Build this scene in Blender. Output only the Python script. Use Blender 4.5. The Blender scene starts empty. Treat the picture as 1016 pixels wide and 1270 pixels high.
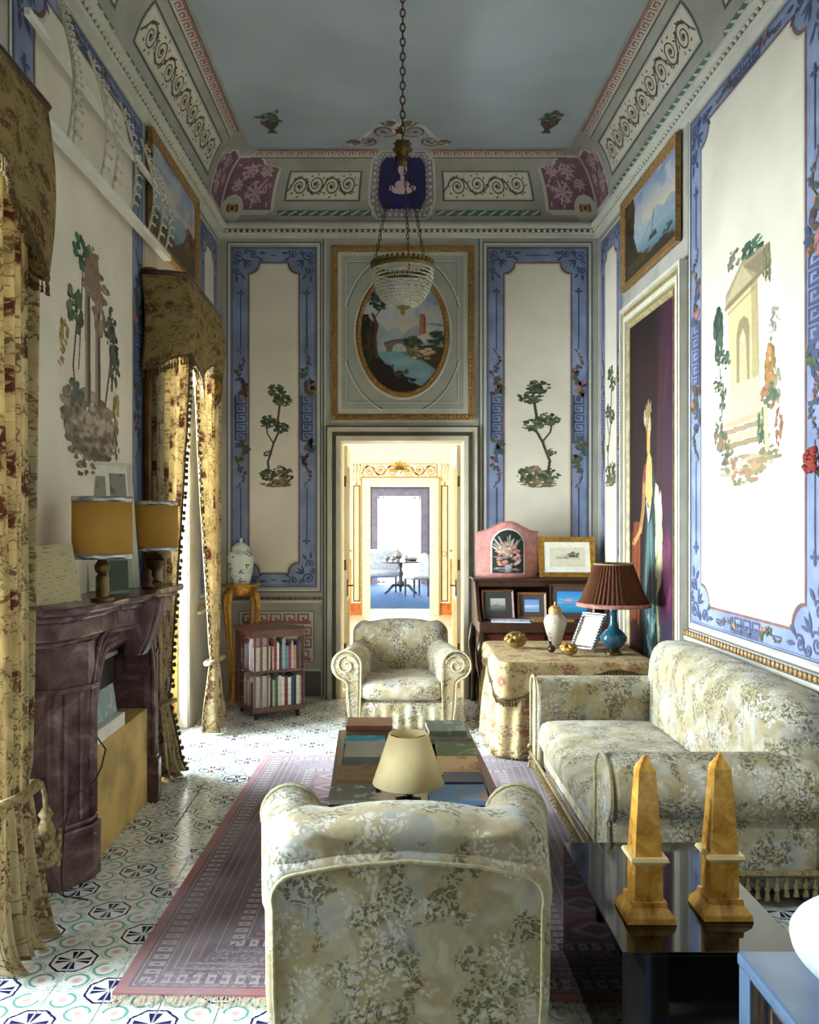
import bpy, bmesh, math, random
import numpy as np
from mathutils import Vector, Matrix
R = math.radians
PI = math.pi
random.seed(7)
SC = bpy.context.scene
COL = SC.collection
# ------------------------------------------------------------------ camera
F, HC, VX, VY = 1050.0, 1.63, 486.0, 645.0      # focal length in pixels, eye height, vanishing point (1016x1270 frame)
cam_d = bpy.data.cameras.new('camera')
cam_d.sensor_fit = 'HORIZONTAL'; cam_d.sensor_width = 36.0; cam_d.lens = F / 1016 * 36
cam_d.shift_x = (508 - VX) / 1016; cam_d.shift_y = (VY - 635) / 1016
cam_d.clip_start = .05
cam = bpy.data.objects.new('camera', cam_d); COL.objects.link(cam)
cam.location = (0, 0, HC); cam.rotation_euler = (R(90), 0, 0)
SC.camera = cam
# ------------------------------------------------------------------ light
SC.view_settings.view_transform = 'Standard'; SC.view_settings.look = 'None'
SC.view_settings.gamma = 1; SC.view_settings.use_curve_mapping = False
SC.view_settings.exposure = 0.22
w = bpy.data.worlds.new('sky'); SC.world = w; w.use_nodes = True
bg = w.node_tree.nodes['Background']; bg.inputs[0].default_value = (.80, .90, 1, 1); bg.inputs[1].default_value = 3.0
def area(name, loc, rot, sx, sy, power, col):
    l = bpy.data.lights.new(name, 'AREA'); l.shape = 'RECTANGLE'; l.size = sx; l.size_y = sy
    l.energy = power; l.color = col
    o = bpy.data.objects.new(name, l); COL.objects.link(o); o.location = loc; o.rotation_euler = rot
    return o
DAY = (.90, .96, 1)
WIN = [(2.0, 3.2), (5.5, 6.65), (-1.45, -.25)]     # window openings in the left wall (along y); last one unseen, added for fill
area('daylight_near_window', (-2.05, 2.6, 1.75), (0, R(-90), 0), 3.0, 1.3, 480, DAY)
area('daylight_far_window', (-2.05, 6.08, 1.75), (0, R(-90), 0), 3.0, 1.3, 1050, DAY)
area('added_rear_fill', (-2.05, -.85, 1.75), (0, R(-90), 0), 3.0, 1.3, 130, DAY)  # added fill light through the unseen rear opening
area('daylight_next_room', (-2.3, 10.6, 1.7), (0, R(-90), 0), 2.6, 3.0, 300, (1, .96, .88))
area('added_end_room_fill', (-2.3, 18.6, 1.7), (0, R(-90), 0), 2.6, 3.0, 170, (.95, .97, 1))  # added side fill to brighten the end room, no window built here
area('daylight_end_room', (.2, 21.85, 1.5), (R(-90), 0, 0), 2.0, 2.6, 800, (.92, .97, 1))

# ------------------------------------------------------------------ pixel helpers (a pixel + the surface it lies on)
def P(px, py, y): return ((px - VX) / F * y, y, HC - (py - VY) / F * y)
YB = 7.74                                        # back wall
def XL(y): return -1.577 - .0114 * (YB - y)      # left wall, slightly splayed
def XR(y): return 1.887 + .0152 * (YB - y)
def yL(px): return -1.6652 / ((px - VX) / F - .0114)
def yR(px): return 2.0046 / ((px - VX) / F + .0152)
def bX(px): return (px - VX) / F * YB
def bZ(py): return HC - (py - VY) / F * YB

# ------------------------------------------------------------------ materials
def lin(h, a=1):
    h = h.lstrip('#'); o = []
    for i in (0, 2, 4):
        c = int(h[i:i + 2], 16) / 255
        o.append(c / 12.92 if c <= .04045 else ((c + .055) / 1.055) ** 2.4)
    return (*o, a)
class S:
    """tiny expression builder for shader math"""
    def __init__(s, nt, k): s.nt, s.k = nt, k
    def _m(s, op, *a):
        n = s.nt.nodes.new('ShaderNodeMath'); n.operation = op
        for i, x in enumerate((s,) + a):
            if isinstance(x, S): s.nt.links.new(x.k, n.inputs[i])
            else: n.inputs[i].default_value = x
        return S(s.nt, n.outputs[0])
    def __add__(s, o): return s._m('ADD', o)
    __radd__ = __add__
    def __sub__(s, o): return s._m('SUBTRACT', o)
    def __rsub__(s, o): return (s * -1)._m('ADD', o)
    def __mul__(s, o): return s._m('MULTIPLY', o)
    __rmul__ = __mul__
    def __truediv__(s, o): return s._m('DIVIDE', o)
    def abs(s): return s._m('ABSOLUTE')
    def min(s, o): return s._m('MINIMUM', o)
    def max(s, o): return s._m('MAXIMUM', o)
    def gt(s, o): return s._m('GREATER_THAN', o)
    def lt(s, o): return s._m('LESS_THAN', o)
    def pw(s, o): return s._m('POWER', o)
    def mod(s, o): return s._m('FLOORED_MODULO', o)
    def sin(s): return s._m('SINE')
    def sq(s): return s * s
    def lerp(s, o, t): return s + (o - s) * t
    def step(s, a, b):
        n = s.nt.nodes.new('ShaderNodeMapRange'); n.interpolation_type = 'SMOOTHSTEP'
        s.nt.links.new(s.k, n.inputs[0]); n.inputs[1].default_value = a; n.inputs[2].default_value = b
        return S(s.nt, n.outputs[0])
def new_mat(name, rough=.6, metal=0, spec=.5):
    m = bpy.data.materials.new(name); m.use_nodes = True
    nt = m.node_tree; b = nt.nodes['Principled BSDF']
    b.inputs['Roughness'].default_value = rough; b.inputs['Metallic'].default_value = metal
    b.inputs['Specular IOR Level'].default_value = spec
    return m, nt, b
def coords(nt, kind='Object', scale=None):
    t = nt.nodes.new('ShaderNodeTexCoord'); k = t.outputs[kind]
    if scale:
        mp = nt.nodes.new('ShaderNodeMapping'); mp.inputs['Scale'].default_value = scale
        nt.links.new(k, mp.inputs[0]); k = mp.outputs[0]
    return k
def xyz(nt, k):
    n = nt.nodes.new('ShaderNodeSeparateXYZ'); nt.links.new(k, n.inputs[0])
    return [S(nt, o) for o in n.outputs]
def noise(nt, k, scale, detail=3, dist=0, off=None, rough=.5):
    if off:
        v = nt.nodes.new('ShaderNodeVectorMath'); v.operation = 'ADD'; nt.links.new(k, v.inputs[0]); v.inputs[1].default_value = (off, off * .7, off * 1.3); k = v.outputs[0]
    n = nt.nodes.new('ShaderNodeTexNoise'); nt.links.new(k, n.inputs['Vector'])
    n.inputs['Scale'].default_value = scale; n.inputs['Detail'].default_value = detail; n.inputs['Distortion'].default_value = dist; n.inputs['Roughness'].default_value = rough
    return S(nt, n.outputs[0])
def voro(nt, k, scale, rnd=1.0):
    n = nt.nodes.new('ShaderNodeTexVoronoi'); nt.links.new(k, n.inputs['Vector'])
    n.inputs['Scale'].default_value = scale; n.inputs['Randomness'].default_value = rnd
    return S(nt, n.outputs['Distance'])
def mixc(nt, fac, a, b):
    n = nt.nodes.new('ShaderNodeMix'); n.data_type = 'RGBA'
    if isinstance(fac, S): nt.links.new(fac.k, n.inputs[0])
    else: n.inputs[0].default_value = fac
    for x, i in ((a, 6), (b, 7)):
        if isinstance(x, str): n.inputs[i].default_value = lin(x)
        elif isinstance(x, tuple): n.inputs[i].default_value = x
        else: nt.links.new(x, n.inputs[i])
    return n.outputs[2]
def ramp(nt, s, stops, const=False):
    n = nt.nodes.new('ShaderNodeValToRGB'); nt.links.new(s.k, n.inputs[0]); e = n.color_ramp.elements
    if const: n.color_ramp.interpolation = 'CONSTANT'
    while len(e) < len(stops): e.new(.5)
    for el, (p, c) in zip(e, stops): el.position = p; el.color = lin(c)
    return n.outputs[0]
def bump(nt, b, s, strength, dist=.01):
    n = nt.nodes.new('ShaderNodeBump'); n.inputs['Strength'].default_value = strength; n.inputs['Distance'].default_value = dist
    nt.links.new(s.k, n.inputs['Height']); nt.links.new(n.outputs[0], b.inputs['Normal'])
MATS = {}
def pm(name, col, rough=.6, metal=0, var=.14, scale=7, bmp=.0, bscale=60, spec=.5, coat=0):
    if name in MATS: return MATS[name]
    m, nt, b = new_mat(name, rough, metal, spec)
    k = coords(nt); n = noise(nt, k, scale, 4)
    c = lin(col)
    lo = tuple(x * (1 - var) for x in c[:3]) + (1,); hi = tuple(min(1, x * (1 + var)) for x in c[:3]) + (1,)
    nt.links.new(mixc(nt, n.step(.3, .7), lo, hi), b.inputs['Base Color'])
    if coat: b.inputs['Coat Weight'].default_value = coat; b.inputs['Coat Roughness'].default_value = .08
    if bmp: bump(nt, b, noise(nt, k, bscale, 3), bmp)
    MATS[name] = m
    return m
def m_painting():
    m, nt, b = new_mat('painted_picture', .65, 0, .3)
    a = nt.nodes.new('ShaderNodeAttribute'); a.attribute_name = 'Col'
    k = coords(nt); n = noise(nt, k, 25, 4)
    nt.links.new(mixc(nt, n.step(.35, .75) * .12, a.outputs['Color'], '#2a2018'), b.inputs['Base Color'])
    return m
def m_verdure():
    m, nt, b = new_mat('verdure_tapestry', .85, 0, .2)
    k = coords(nt)
    base = ramp(nt, noise(nt, k, 6, 4, .3), [(.34, '#a09e94'), (.43, '#b5ad93'), (.5, '#aca084'), (.57, '#bfb8a2'), (.66, '#adada6')])
    def warp(amt, off):
        n = nt.nodes.new('ShaderNodeTexNoise'); nt.links.new(k, n.inputs['Vector']); n.inputs['Scale'].default_value = 22; n.inputs['Detail'].default_value = 2
        v = nt.nodes.new('ShaderNodeVectorMath'); v.operation = 'MULTIPLY_ADD'; nt.links.new(n.outputs['Color'], v.inputs[0]); v.inputs[1].default_value = (amt, amt, amt); nt.links.new(k, v.inputs[2])
        q = nt.nodes.new('ShaderNodeVectorMath'); q.operation = 'ADD'; nt.links.new(v.outputs[0], q.inputs[0]); q.inputs[1].default_value = (off, off, off)
        return q.outputs[0]
    def petals(scale, amt, off, lo, hi): return 1 - voro(nt, warp(amt, off), scale).step(lo, hi)
    ochm = noise(nt, k, 5.5, 3, .2, 21.0).step(.47, .55)
    c = mixc(nt, ochm * .45, base, '#8d7d58')
    c = mixc(nt, petals(44, .06, 3.3, .40, .54) * ochm * .6, c, '#b3a074')
    gr = noise(nt, k, 7.5, 4, .4, 33.0).step(.48, .56)
    c = mixc(nt, petals(66, .07, 7.1, .46, .56) * gr * .78, c, '#4f4e3a')
    wm = noise(nt, k, 7.5, 4, .3, 9.2).step(.50, .58)
    c = mixc(nt, petals(62, .06, 1.7, .40, .52) * wm * .6, c, '#dad9d2')
    nt.links.new(c, b.inputs['Base Color'])
    bump(nt, b, noise(nt, k, 220, 2), .25, .003)
    b.inputs['Sheen Weight'].default_value = .15
    return m
def m_floral(name, base, dark, red, uvk='UV', trans=.42):
    m, nt, b = new_mat(name, .85, 0, .2)
    k = coords(nt, uvk)
    v = voro(nt, k, 6.4, .55)
    pet = noise(nt, k, 44, 3, .8)
    fl = 1 - (v + (pet - .5) * .5).step(.30, .37)
    fl = fl * pet.step(.40, .47)
    sp = noise(nt, k, 60, 3, .8, 7).step(.50, .56) * noise(nt, k, 10, 2, 0, 3).step(.50, .57)
    vine = (noise(nt, k, 9, 2, .6, 17) - .5).abs().lt(.009)
    c = mixc(nt, noise(nt, k, 9, 3).step(.3, .7) * .5, base, '#a08a5c')
    c = mixc(nt, vine * .8, c, dark)
    c = mixc(nt, sp * .8, c, dark)
    c = mixc(nt, fl * .9, c, red)
    nt.links.new(c, b.inputs['Base Color'])
    bump(nt, b, noise(nt, k, 160, 2), .2, .003)
    if trans:
        t = nt.nodes.new('ShaderNodeBsdfTranslucent'); nt.links.new(c, t.inputs[0])
        mx = nt.nodes.new('ShaderNodeMixShader'); mx.inputs[0].default_value = trans
        nt.links.new(b.outputs[0], mx.inputs[1]); nt.links.new(t.outputs[0], mx.inputs[2])
        nt.links.new(mx.outputs[0], nt.nodes['Material Output'].inputs[0])
    return m
def m_tile():
    m, nt, b = new_mat('majolica_tile', .16, 0, .5)
    k = coords(nt); x, y, z = xyz(nt, k)
    u = x / .2 + .5; v = y / .2 + .5
    s = (u + v).gt(1); eu = u.lerp(1 - u, s); ev = v.lerp(1 - v, s)
    wob = (noise(nt, k, 60, 2) - .5) * .05
    mm = eu.max(ev).max((eu + ev) * .70) + wob
    out = (mm - .385).abs().lt(.022)
    a = eu.max(ev); c2 = eu.min(ev)
    pet = a.gt(.05) * a.lt(.31) * c2.lt(a * .34 + .016) * c2.gt(.016)
    t = v.gt(u); ou = (1 - u).lerp(u, t); ov = v.lerp(1 - v, t)
    rd = ((ou - .31).sq() + (ov - .31).sq()).pw(.5) + wob
    ring = (1 - (rd - .2).abs().step(.008, .045)) * (ou + ov).gt(.42)
    ring2 = (1 - (rd - .27).abs().step(.01, .03)) * (ou - ov).abs().gt(.2) * .5
    pk = 1 - rd.step(.04, .12)
    cd = (ou.sq() + ov.sq()).pw(.5)
    fl = noise(nt, k, 110, 2).gt(.52) * cd.lt(.17) * .45
    c = mixc(nt, noise(nt, k, 5, 3).step(.3, .7) * .5, '#eef0ee', '#e0e4e0')
    c = mixc(nt, fl, c, '#2d7f78')
    c = mixc(nt, (ring + ring2).min(1) * .85, c, '#2f8f83')
    c = mixc(nt, pk * .7, c, '#c98f86')
    c = mixc(nt, out.max(pet), c, '#20235c')
    nt.links.new(c, b.inputs['Base Color'])
    bump(nt, b, noise(nt, k, 18, 2), .08, .004)
    return m
def m_rug():
    m, nt, b = new_mat('red_wool_rug', .95, 0, .1)
    k = coords(nt); x, y, z = xyz(nt, k)
    ax = .98 - x.abs(); ay = 1.48 - y.abs()
    d = ax.min(ay); side = ax.lt(ay)
    al = x.lerp(y, side)                               # coordinate along the border
    st = [(0, '#9c5a5c'), (.075, '#3a2c3c'), (.092, '#9b7f86'), (.105, '#5b4654'), (.125, '#34283a'), (.24, '#8a6c74'),
          (.255, '#4c3846'), (.30, '#94787e'), (.312, '#4c3846'), (.36, '#94787e'), (.372, '#553e4a'), (.43, '#8a6c74'), (.442, '#4c3846'),
          (.52, '#94787e'), (.532, '#34283a'), (.545, '#5b4654'), (.60, '#34283a'), (.70, '#8a6c74'), (.715, '#3a2c3c'), (.76, '#8c4049')]
    c = ramp(nt, d / .55, st, True)
    # ladder bands of pale squares
    for lo, hi in ((.070, .128), (.332, .382)):
        sq_ = d.gt(lo) * d.lt(hi) * (al / .052).mod(1).lt(.62)
        dot = d.gt(lo + .018) * d.lt(hi - .018) * (al / .052).mod(1).lt(.40) * (al / .052).mod(1).gt(.2)
        c = mixc(nt, sq_ * .8, c, '#b9a2a2'); c = mixc(nt, dot * .9, c, '#34283a')
    # field of lozenge medallions
    fx = ((x / .30).mod(1) - .5).abs(); fy = ((y / .22).mod(1) - .5).abs()
    g = fx.max(fy).max((fx + fy) * .75); inf = d.gt(.42)
    c = mixc(nt, inf * g.lt(.40), c, '#2e2434'); c = mixc(nt, inf * g.lt(.34), c, '#8c4049')
    c = mixc(nt, inf * (fx + fy).lt(.34), c, '#a08a8c'); c = mixc(nt, inf * (fx + fy).lt(.22), c, '#2e2434')
    # speckled end bands
    eb = ay.gt(.05) * ay.lt(.33) * side.lt(.5)
    sp = ((x / .035).mod(1).lt(.5) * (y / .045).mod(1).lt(.55))
    c = mixc(nt, eb * sp * .8, c, '#2e2738'); c = mixc(nt, eb * noise(nt, k, 70, 2).step(.5, .6) * .5, c, '#a08e9c')
    c = mixc(nt, noise(nt, k, 3, 3).step(.30, .70) * .5, c, '#9a8c9c')
    c = mixc(nt, noise(nt, k, 120, 2).step(.4, .7) * .15, c, '#3a2a30')
    nt.links.new(c, b.inputs['Base Color'])
    bump(nt, b, noise(nt, k, 300, 2), .5, .004)
    b.inputs['Sheen Weight'].default_value = .3
    return m
def m_marble(name, stops, scale, rough):
    m, nt, b = new_mat(name, rough, 0, .5)
    k = coords(nt)
    c = ramp(nt, noise(nt, k, scale, 6, 1.6, None, .6), stops)
    v = (noise(nt, k, scale * .8, 4, 2.5, 4) - .5).abs()
    c = mixc(nt, (1 - v.step(0, .014)) * .22, c, stops[-1][1])
    nt.links.new(c, b.inputs['Base Color'])
    return m
def m_glass(name, col, trans, rough=.03):
    m, nt, b = new_mat(name, rough, 0, .5)
    b.inputs['Base Color'].default_value = lin(col)
    t = nt.nodes.new('ShaderNodeBsdfTransparent'); t.inputs[0].default_value = lin(col)
    g = nt.nodes.new('ShaderNodeBsdfGlossy'); g.inputs['Roughness'].default_value = rough
    fr = nt.nodes.new('ShaderNodeFresnel'); fr.inputs[0].default_value = 1.5
    mx = nt.nodes.new('ShaderNodeMixShader')
    nt.links.new(fr.outputs[0], mx.inputs[0]); nt.links.new(t.outputs[0], mx.inputs[1]); nt.links.new(g.outputs[0], mx.inputs[2])
    nt.links.new(mx.outputs[0], nt.nodes['Material Output'].inputs[0])
    return m
def m_print(name, base, ink, scale=60, st=(1, 1, 1)):
    m, nt, b = new_mat(name, .7, 0, .3)
    k = coords(nt, 'Object', st); n = noise(nt, k, scale, 3, .4)
    nt.links.new(mixc(nt, n.step(.55, .66) * .7, base, ink), b.inputs['Base Color'])
    return m
PIC = m_painting(); VERD = m_verdure()
FLOR = m_floral('floral_curtain', '#d8caa6', '#7a6040', '#6a322c')
FLORD = m_floral('floral_valance', '#86734a', '#4d4024', '#5a3324', 'UV', .1)
FLORC = m_floral('floral_tablecloth', '#cdb68c', '#7a6444', '#96604c', 'UV', 0)
TILE = m_tile(); RUG = m_rug()
PURP = m_marble('purple_marble', [(.3, '#3f2a30'), (.45, '#5c4146'), (.55, '#6b5054'), (.7, '#8f7a7c')], 5, .22)
SIEN = m_marble('siena_marble', [(.3, '#8a5a18'), (.45, '#c08a34'), (.58, '#d7a54c'), (.72, '#e7c888')], 9, .25)
PLAS = pm('grey_plaster', '#aba79d', .8, 0, .14, 3, .05, 40)
CREAM = pm('cream_plaster', '#dfd6c4', .8, 0, .06, 2.5, .04, 30)
BLUE = pm('blue_paint', '#7f8cab', .8, 0, .2, 5)
NAVY = pm('navy_line', '#4a5170', .8, 0, .15, 10)
RUST = pm('rust_line', '#7b5650', .8, 0, .2, 10)
PLIGHT = pm('pale_grey_paint', '#c9c8bc', .8, 0, .08, 4)
PDARK = pm('dark_grey_paint', '#5d605e', .8, 0, .15, 5)
KRED = pm('brick_red_paint', '#96605c', .8, 0, .2, 9)
GREEN = pm('green_paint', '#54786a', .8, 0, .2, 9)
MAUV = pm('mauve_paint', '#85616f', .8, 0, .15, 7)
MAUL = pm('pale_mauve_paint', '#c3a9b0', .8, 0, .1, 7)
LEAFP = pm('leaf_green_paint', '#4e5b3e', .8, 0, .3, 30)
BROWNP = pm('brown_paint', '#5a4636', .8, 0, .25, 25)
PINKP = pm('rose_paint', '#a8706c', .8, 0, .25, 30)
DKBL = pm('deep_blue_paint', '#23245c', .8, 0, .15, 6)
CEIL = pm('ceiling_blue_grey', '#a9b4bd', .85, 0, .08, 1.5)
GILT = pm('gilt', '#b98a3e', .35, .75, .25, 30, .2, 80)
GILTP = pm('gilt_paint', '#927040', .55, .15, .3, 40, .3, 60)
OLDG = pm('old_brass', '#6b5a34', .35, .8, .3, 25, .1, 60)
BRONZ = pm('dark_bronze', '#4a3826', .4, .8, .3, 25)
DWOOD = pm('dark_walnut', '#3c2419', .3, 0, .35, 14, .05, 40, .5, .3)
MAHO = pm('mahogany', '#5e2a22', .3, 0, .3, 12, .05, 40, .5, .3)
WHITEP = pm('white_paint', '#e4e2d8', .5, 0, .05, 5)
IVORY = pm('ivory_paint', '#d9d3c0', .6, 0, .08, 6)
CREAMP = pm('cream_room_paint', '#ece2c2', .7, 0, .05, 3)
GOLDL = pm('gold_line', '#a98a3c', .6, .1, .2, 20)
ORANGE = pm('ochre_marble_dado', '#c98a3c', .4, 0, .3, 6)
STONE = pm('pale_stone_floor', '#d8d2c2', .3, 0, .1, 3)
PIPE = pm('piping_cord', '#b5ab88', .9, 0, .2, 60)
FRINGE = pm('fringe_cord', '#8d7a55', .9, 0, .4, 60)
FRINGD = pm('dark_fringe_cord', '#5b4a2c', .9, 0, .4, 60)
BLACKM = pm('black_lacquer', '#0b0a0c', .06, 0, .1, 4)
PAPER = pm('paper', '#e3dfd2', .8, 0, .06, 20)
# ------------------------------------------------------------------ objects
def link(o, parent=None):
    COL.objects.link(o)
    if parent is not None: o.parent = parent
    return o
def tag(o, label, cat, group=None):
    o['label'] = label; o['category'] = cat
    if group: o['group'] = group
    return o
def thing(name, label, cat, loc=(0, 0, 0), rz=0, group=None):
    o = link(bpy.data.objects.new(name, None)); o.location = loc; o.rotation_euler = (0, 0, rz); o.empty_display_size = .1
    return tag(o, label, cat, group)
def struct(o):
    o['kind'] = 'structure'; return o
def stuff(o):
    o['kind'] = 'stuff'; return o
def copy_tree(o, parent=None):
    c = o.copy(); COL.objects.link(c); c.parent = parent
    for ch in list(o.children): copy_tree(ch, c)
    return c
class MB:
    def __init__(s): s.v = []; s.f = []; s.m = []; s.uv = {}; s.T = None
    def add(s, vs, fs, mi=0, uvs=None):
        n = len(s.v)
        for i, p in enumerate(vs):
            p = Vector(p)
            if s.T is not None: p = s.T @ p
            s.v.append(tuple(p))
            if uvs: s.uv[n + i] = uvs[i]
        for f in fs: s.f.append([n + i for i in f]); s.m.append(mi)
        return s
    def hexa(s, p, mi=0):
        return s.add(p, [(0, 3, 2, 1), (4, 5, 6, 7), (0, 1, 5, 4), (1, 2, 6, 5), (2, 3, 7, 6), (3, 0, 4, 7)], mi)
    def box(s, x0, y0, z0, x1, y1, z1, mi=0):
        return s.hexa([(x0, y0, z0), (x1, y0, z0), (x1, y1, z0), (x0, y1, z0), (x0, y0, z1), (x1, y0, z1), (x1, y1, z1), (x0, y1, z1)], mi)
    def cbox(s, c, d, mi=0): return s.box(c[0] - d[0] / 2, c[1] - d[1] / 2, c[2] - d[2] / 2, c[0] + d[0] / 2, c[1] + d[1] / 2, c[2] + d[2] / 2, mi)
    def prism(s, poly, axis, lo, hi, mi=0):
        n = len(poly)
        def pt(p, h): return (p[0], p[1], h) if axis == 'z' else (h, p[0], p[1]) if axis == 'x' else (p[0], h, p[1])
        vs = [pt(p, lo) for p in poly] + [pt(p, hi) for p in poly]
        fs = [tuple(range(n))[::-1], tuple(range(n, 2 * n))] + [(i, (i + 1) % n, n + (i + 1) % n, n + i) for i in range(n)]
        return s.add(vs, fs, mi)
    def frustum(s, c, w0, w1, z0, z1, mi=0):
        x, y = c; a, b = w0 / 2, w1 / 2
        return s.hexa([(x - a, y - a, z0), (x + a, y - a, z0), (x + a, y + a, z0), (x - a, y + a, z0), (x - b, y - b, z1), (x + b, y - b, z1), (x + b, y + b, z1), (x - b, y + b, z1)], mi)
    def lathe(s, prof, c=(0, 0, 0), seg=24, mi=0, rfun=None):
        vs = []; fs = []
        for r, z in prof:
            for i in range(seg):
                a = 2 * PI * i / seg; rr = max(r, 1e-4) * (rfun(a, z) if rfun else 1)
                vs.append((c[0] + rr * math.cos(a), c[1] + rr * math.sin(a), c[2] + z))
        for j in range(len(prof) - 1):
            for i in range(seg):
                k = (i + 1) % seg
                fs.append((j * seg + i, j * seg + k, (j + 1) * seg + k, (j + 1) * seg + i))
        return s.add(vs, fs, mi)
    def tube(s, path, r, seg=8, mi=0, closed=False, caps=True, flat=1.0):
        path = [Vector(p) for p in path]; n = len(path); rs = r if isinstance(r, (list, tuple)) else [r] * n
        vs = []; fs = []; up = None
        for i, p in enumerate(path):
            a = path[(i - 1) % n] if (closed or i) else p; b = path[(i + 1) % n] if (closed or i < n - 1) else p
            t = (b - a).normalized() if (b - a).length > 1e-9 else Vector((0, 0, 1))
            if up is None: up = Vector((0, 0, 1)) if abs(t.z) < .9 else Vector((1, 0, 0))
            x = t.cross(up)
            x = x.normalized() if x.length > 1e-6 else t.orthogonal().normalized()
            up = x.cross(t).normalized()
            for k in range(seg):
                an = 2 * PI * k / seg
                vs.append(p + x * (rs[i] * math.cos(an)) + up * (rs[i] * flat * math.sin(an)))
        for i in range(n if closed else n - 1):
            j = (i + 1) % n
            for k in range(seg):
                q = (k + 1) % seg; fs.append((i * seg + k, i * seg + q, j * seg + q, j * seg + k))
        if caps and not closed: fs += [tuple(range(seg))[::-1], tuple(range((n - 1) * seg, n * seg))]
        return s.add(vs, fs, mi)
    def grid(s, fn, nu, nv, mi=0, cu=False, uvs=None):
        vs = []; uv = []; fs = []; w = nu if cu else nu + 1
        for j in range(nv + 1):
            for i in range(w):
                vs.append(fn(i / nu, j / nv)); uv.append((i / nu * uvs[0], j / nv * uvs[1]) if uvs else (0, 0))
        for j in range(nv):
            for i in range(nu):
                k = (i + 1) % w
                fs.append((j * w + i, j * w + k, (j + 1) * w + k, (j + 1) * w + i))
        return s.add(vs, fs, mi, uv if uvs else None)
    def ball(s, c, r, seg=10, rings=6, mi=0):
        if not isinstance(r, (tuple, list)): r = (r, r, r)
        vs = []; fs = []
        for j in range(rings + 1):
            th = PI * j / rings
            for i in range(seg):
                a = 2 * PI * i / seg; q = max(math.sin(th), 1e-3)
                vs.append((c[0] + r[0] * q * math.cos(a), c[1] + r[1] * q * math.sin(a), c[2] - r[2] * math.cos(th)))
        for j in range(rings):
            for i in range(seg):
                k = (i + 1) % seg; fs.append((j * seg + i, j * seg + k, (j + 1) * seg + k, (j + 1) * seg + i))
        return s.add(vs, fs, mi)
    def octa(s, c, r, mi=0):
        x, y, z = c
        return s.add([(x + r, y, z), (x, y + r, z), (x - r, y, z), (x, y - r, z), (x, y, z + r), (x, y, z - r)],
                     [(0, 1, 4), (1, 2, 4), (2, 3, 4), (3, 0, 4), (1, 0, 5), (2, 1, 5), (3, 2, 5), (0, 3, 5)], mi)
    def rbox(s, c, d, r, bulge=0, n=10, mi=0):
        """padded box: rounded edges, swelling faces"""
        h = [x / 2 for x in d]
        for ax in range(3):
            for sg in (-1, 1):
                a, b = (ax + 1) % 3, (ax + 2) % 3
                def fn(u, v):
                    p = [0, 0, 0]; p[ax] = sg * h[ax]
                    p[a] = (2 * (u if sg > 0 else 1 - u) - 1) * h[a]; p[b] = (2 * v - 1) * h[b]
                    q = [max(-h[i] + r, min(h[i] - r, p[i])) for i in range(3)]
                    dv = Vector([p[i] - q[i] for i in range(3)])
                    if dv.length > 1e-9: dv = dv.normalized() * r
                    o = [q[i] + dv[i] for i in range(3)]
                    if bulge:
                        k = (1 - (p[a] / h[a]) ** 2) * (1 - (p[b] / h[b]) ** 2)
                        o[ax] += sg * bulge * k
                    return (c[0] + o[0], c[1] + o[1], c[2] + o[2])
                s.grid(fn, n, n, mi)
        return s
    def pillow(s, outline, y0, y1, r, bulge0=0, bulge1=0, mi=0, lean=0):
        """padded slab with an (x,z) outline between y0 and y1"""
        cx = sum(p[0] for p in outline) / len(outline); cz = sum(p[1] for p in outline) / len(outline)
        n = len(outline); rings = []
        half = (y1 - y0) / 2
        prof = [(1, r * 0 + 1)]
        seq = []
        for f in (.0, .25, .5, .7, .85): seq.append((f, y0, -bulge0 * (1 - f * f)))
        for k in range(1, 5):
            a = k / 5 * PI / 2; seq.append((1 - (1 - math.sin(a)) * r, y0 + (1 - math.cos(a)) * min(half, r), 0, 1))
        seq.append((1, (y0 + y1) / 2, 0, 1))
        for k in range(4, 0, -1):
            a = k / 5 * PI / 2; seq.append((1 - (1 - math.sin(a)) * r, y1 - (1 - math.cos(a)) * min(half, r), 0, 1))
        for f in (.85, .7, .5, .25, .0): seq.append((f, y1, bulge1 * (1 - f * f)))
        vs = []; fs = []
        for q in seq:
            f = q[0]
            for x, z in outline:
                if len(q) == 4:
                    L = math.hypot(x - cx, z - cz); k = (L - (1 - f)) / L if r else 1
                    px, pz = cx + (x - cx) * k, cz + (z - cz) * k
                else:
                    L = math.hypot(x - cx, z - cz); k = (L - r) / L * max(f / .85, 1e-3)
                    px, pz = cx + (x - cx) * k, cz + (z - cz) * k
                vs.append((px, q[1] + q[2] + lean * pz, pz))
        for j in range(len(seq) - 1):
            for i in range(n):
                k = (i + 1) % n; fs.append((j * n + i, j * n + k, (j + 1) * n + k, (j + 1) * n + i))
        return s.add(vs, fs, mi)
    def build(s, name, mats, parent=None, smooth=None, bevel=0, sub=0, solid=0, weld=False):
        me = bpy.data.meshes.new(name); me.from_pydata(s.v, [], s.f)
        if not isinstance(mats, (list, tuple)): mats = [mats]
        for m in mats: me.materials.append(m)
        me.polygons.foreach_set('material_index', s.m)
        if s.uv:
            l = me.uv_layers.new(name='UVMap'); li = np.empty(len(me.loops), dtype=np.int32); me.loops.foreach_get('vertex_index', li)
            t = np.array([s.uv.get(i, (0, 0)) for i in range(len(s.v))], dtype=np.float32)[li]; l.data.foreach_set('uv', t.ravel())
        bm = bmesh.new(); bm.from_mesh(me)
        if weld: bmesh.ops.remove_doubles(bm, verts=bm.verts, dist=1e-4)
        if not s.uv: bmesh.ops.recalc_face_normals(bm, faces=bm.faces)
        bm.to_mesh(me); bm.free()
        if smooth:
            me.shade_smooth()
            if smooth is not True: me.set_sharp_from_angle(angle=R(smooth))
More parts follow.
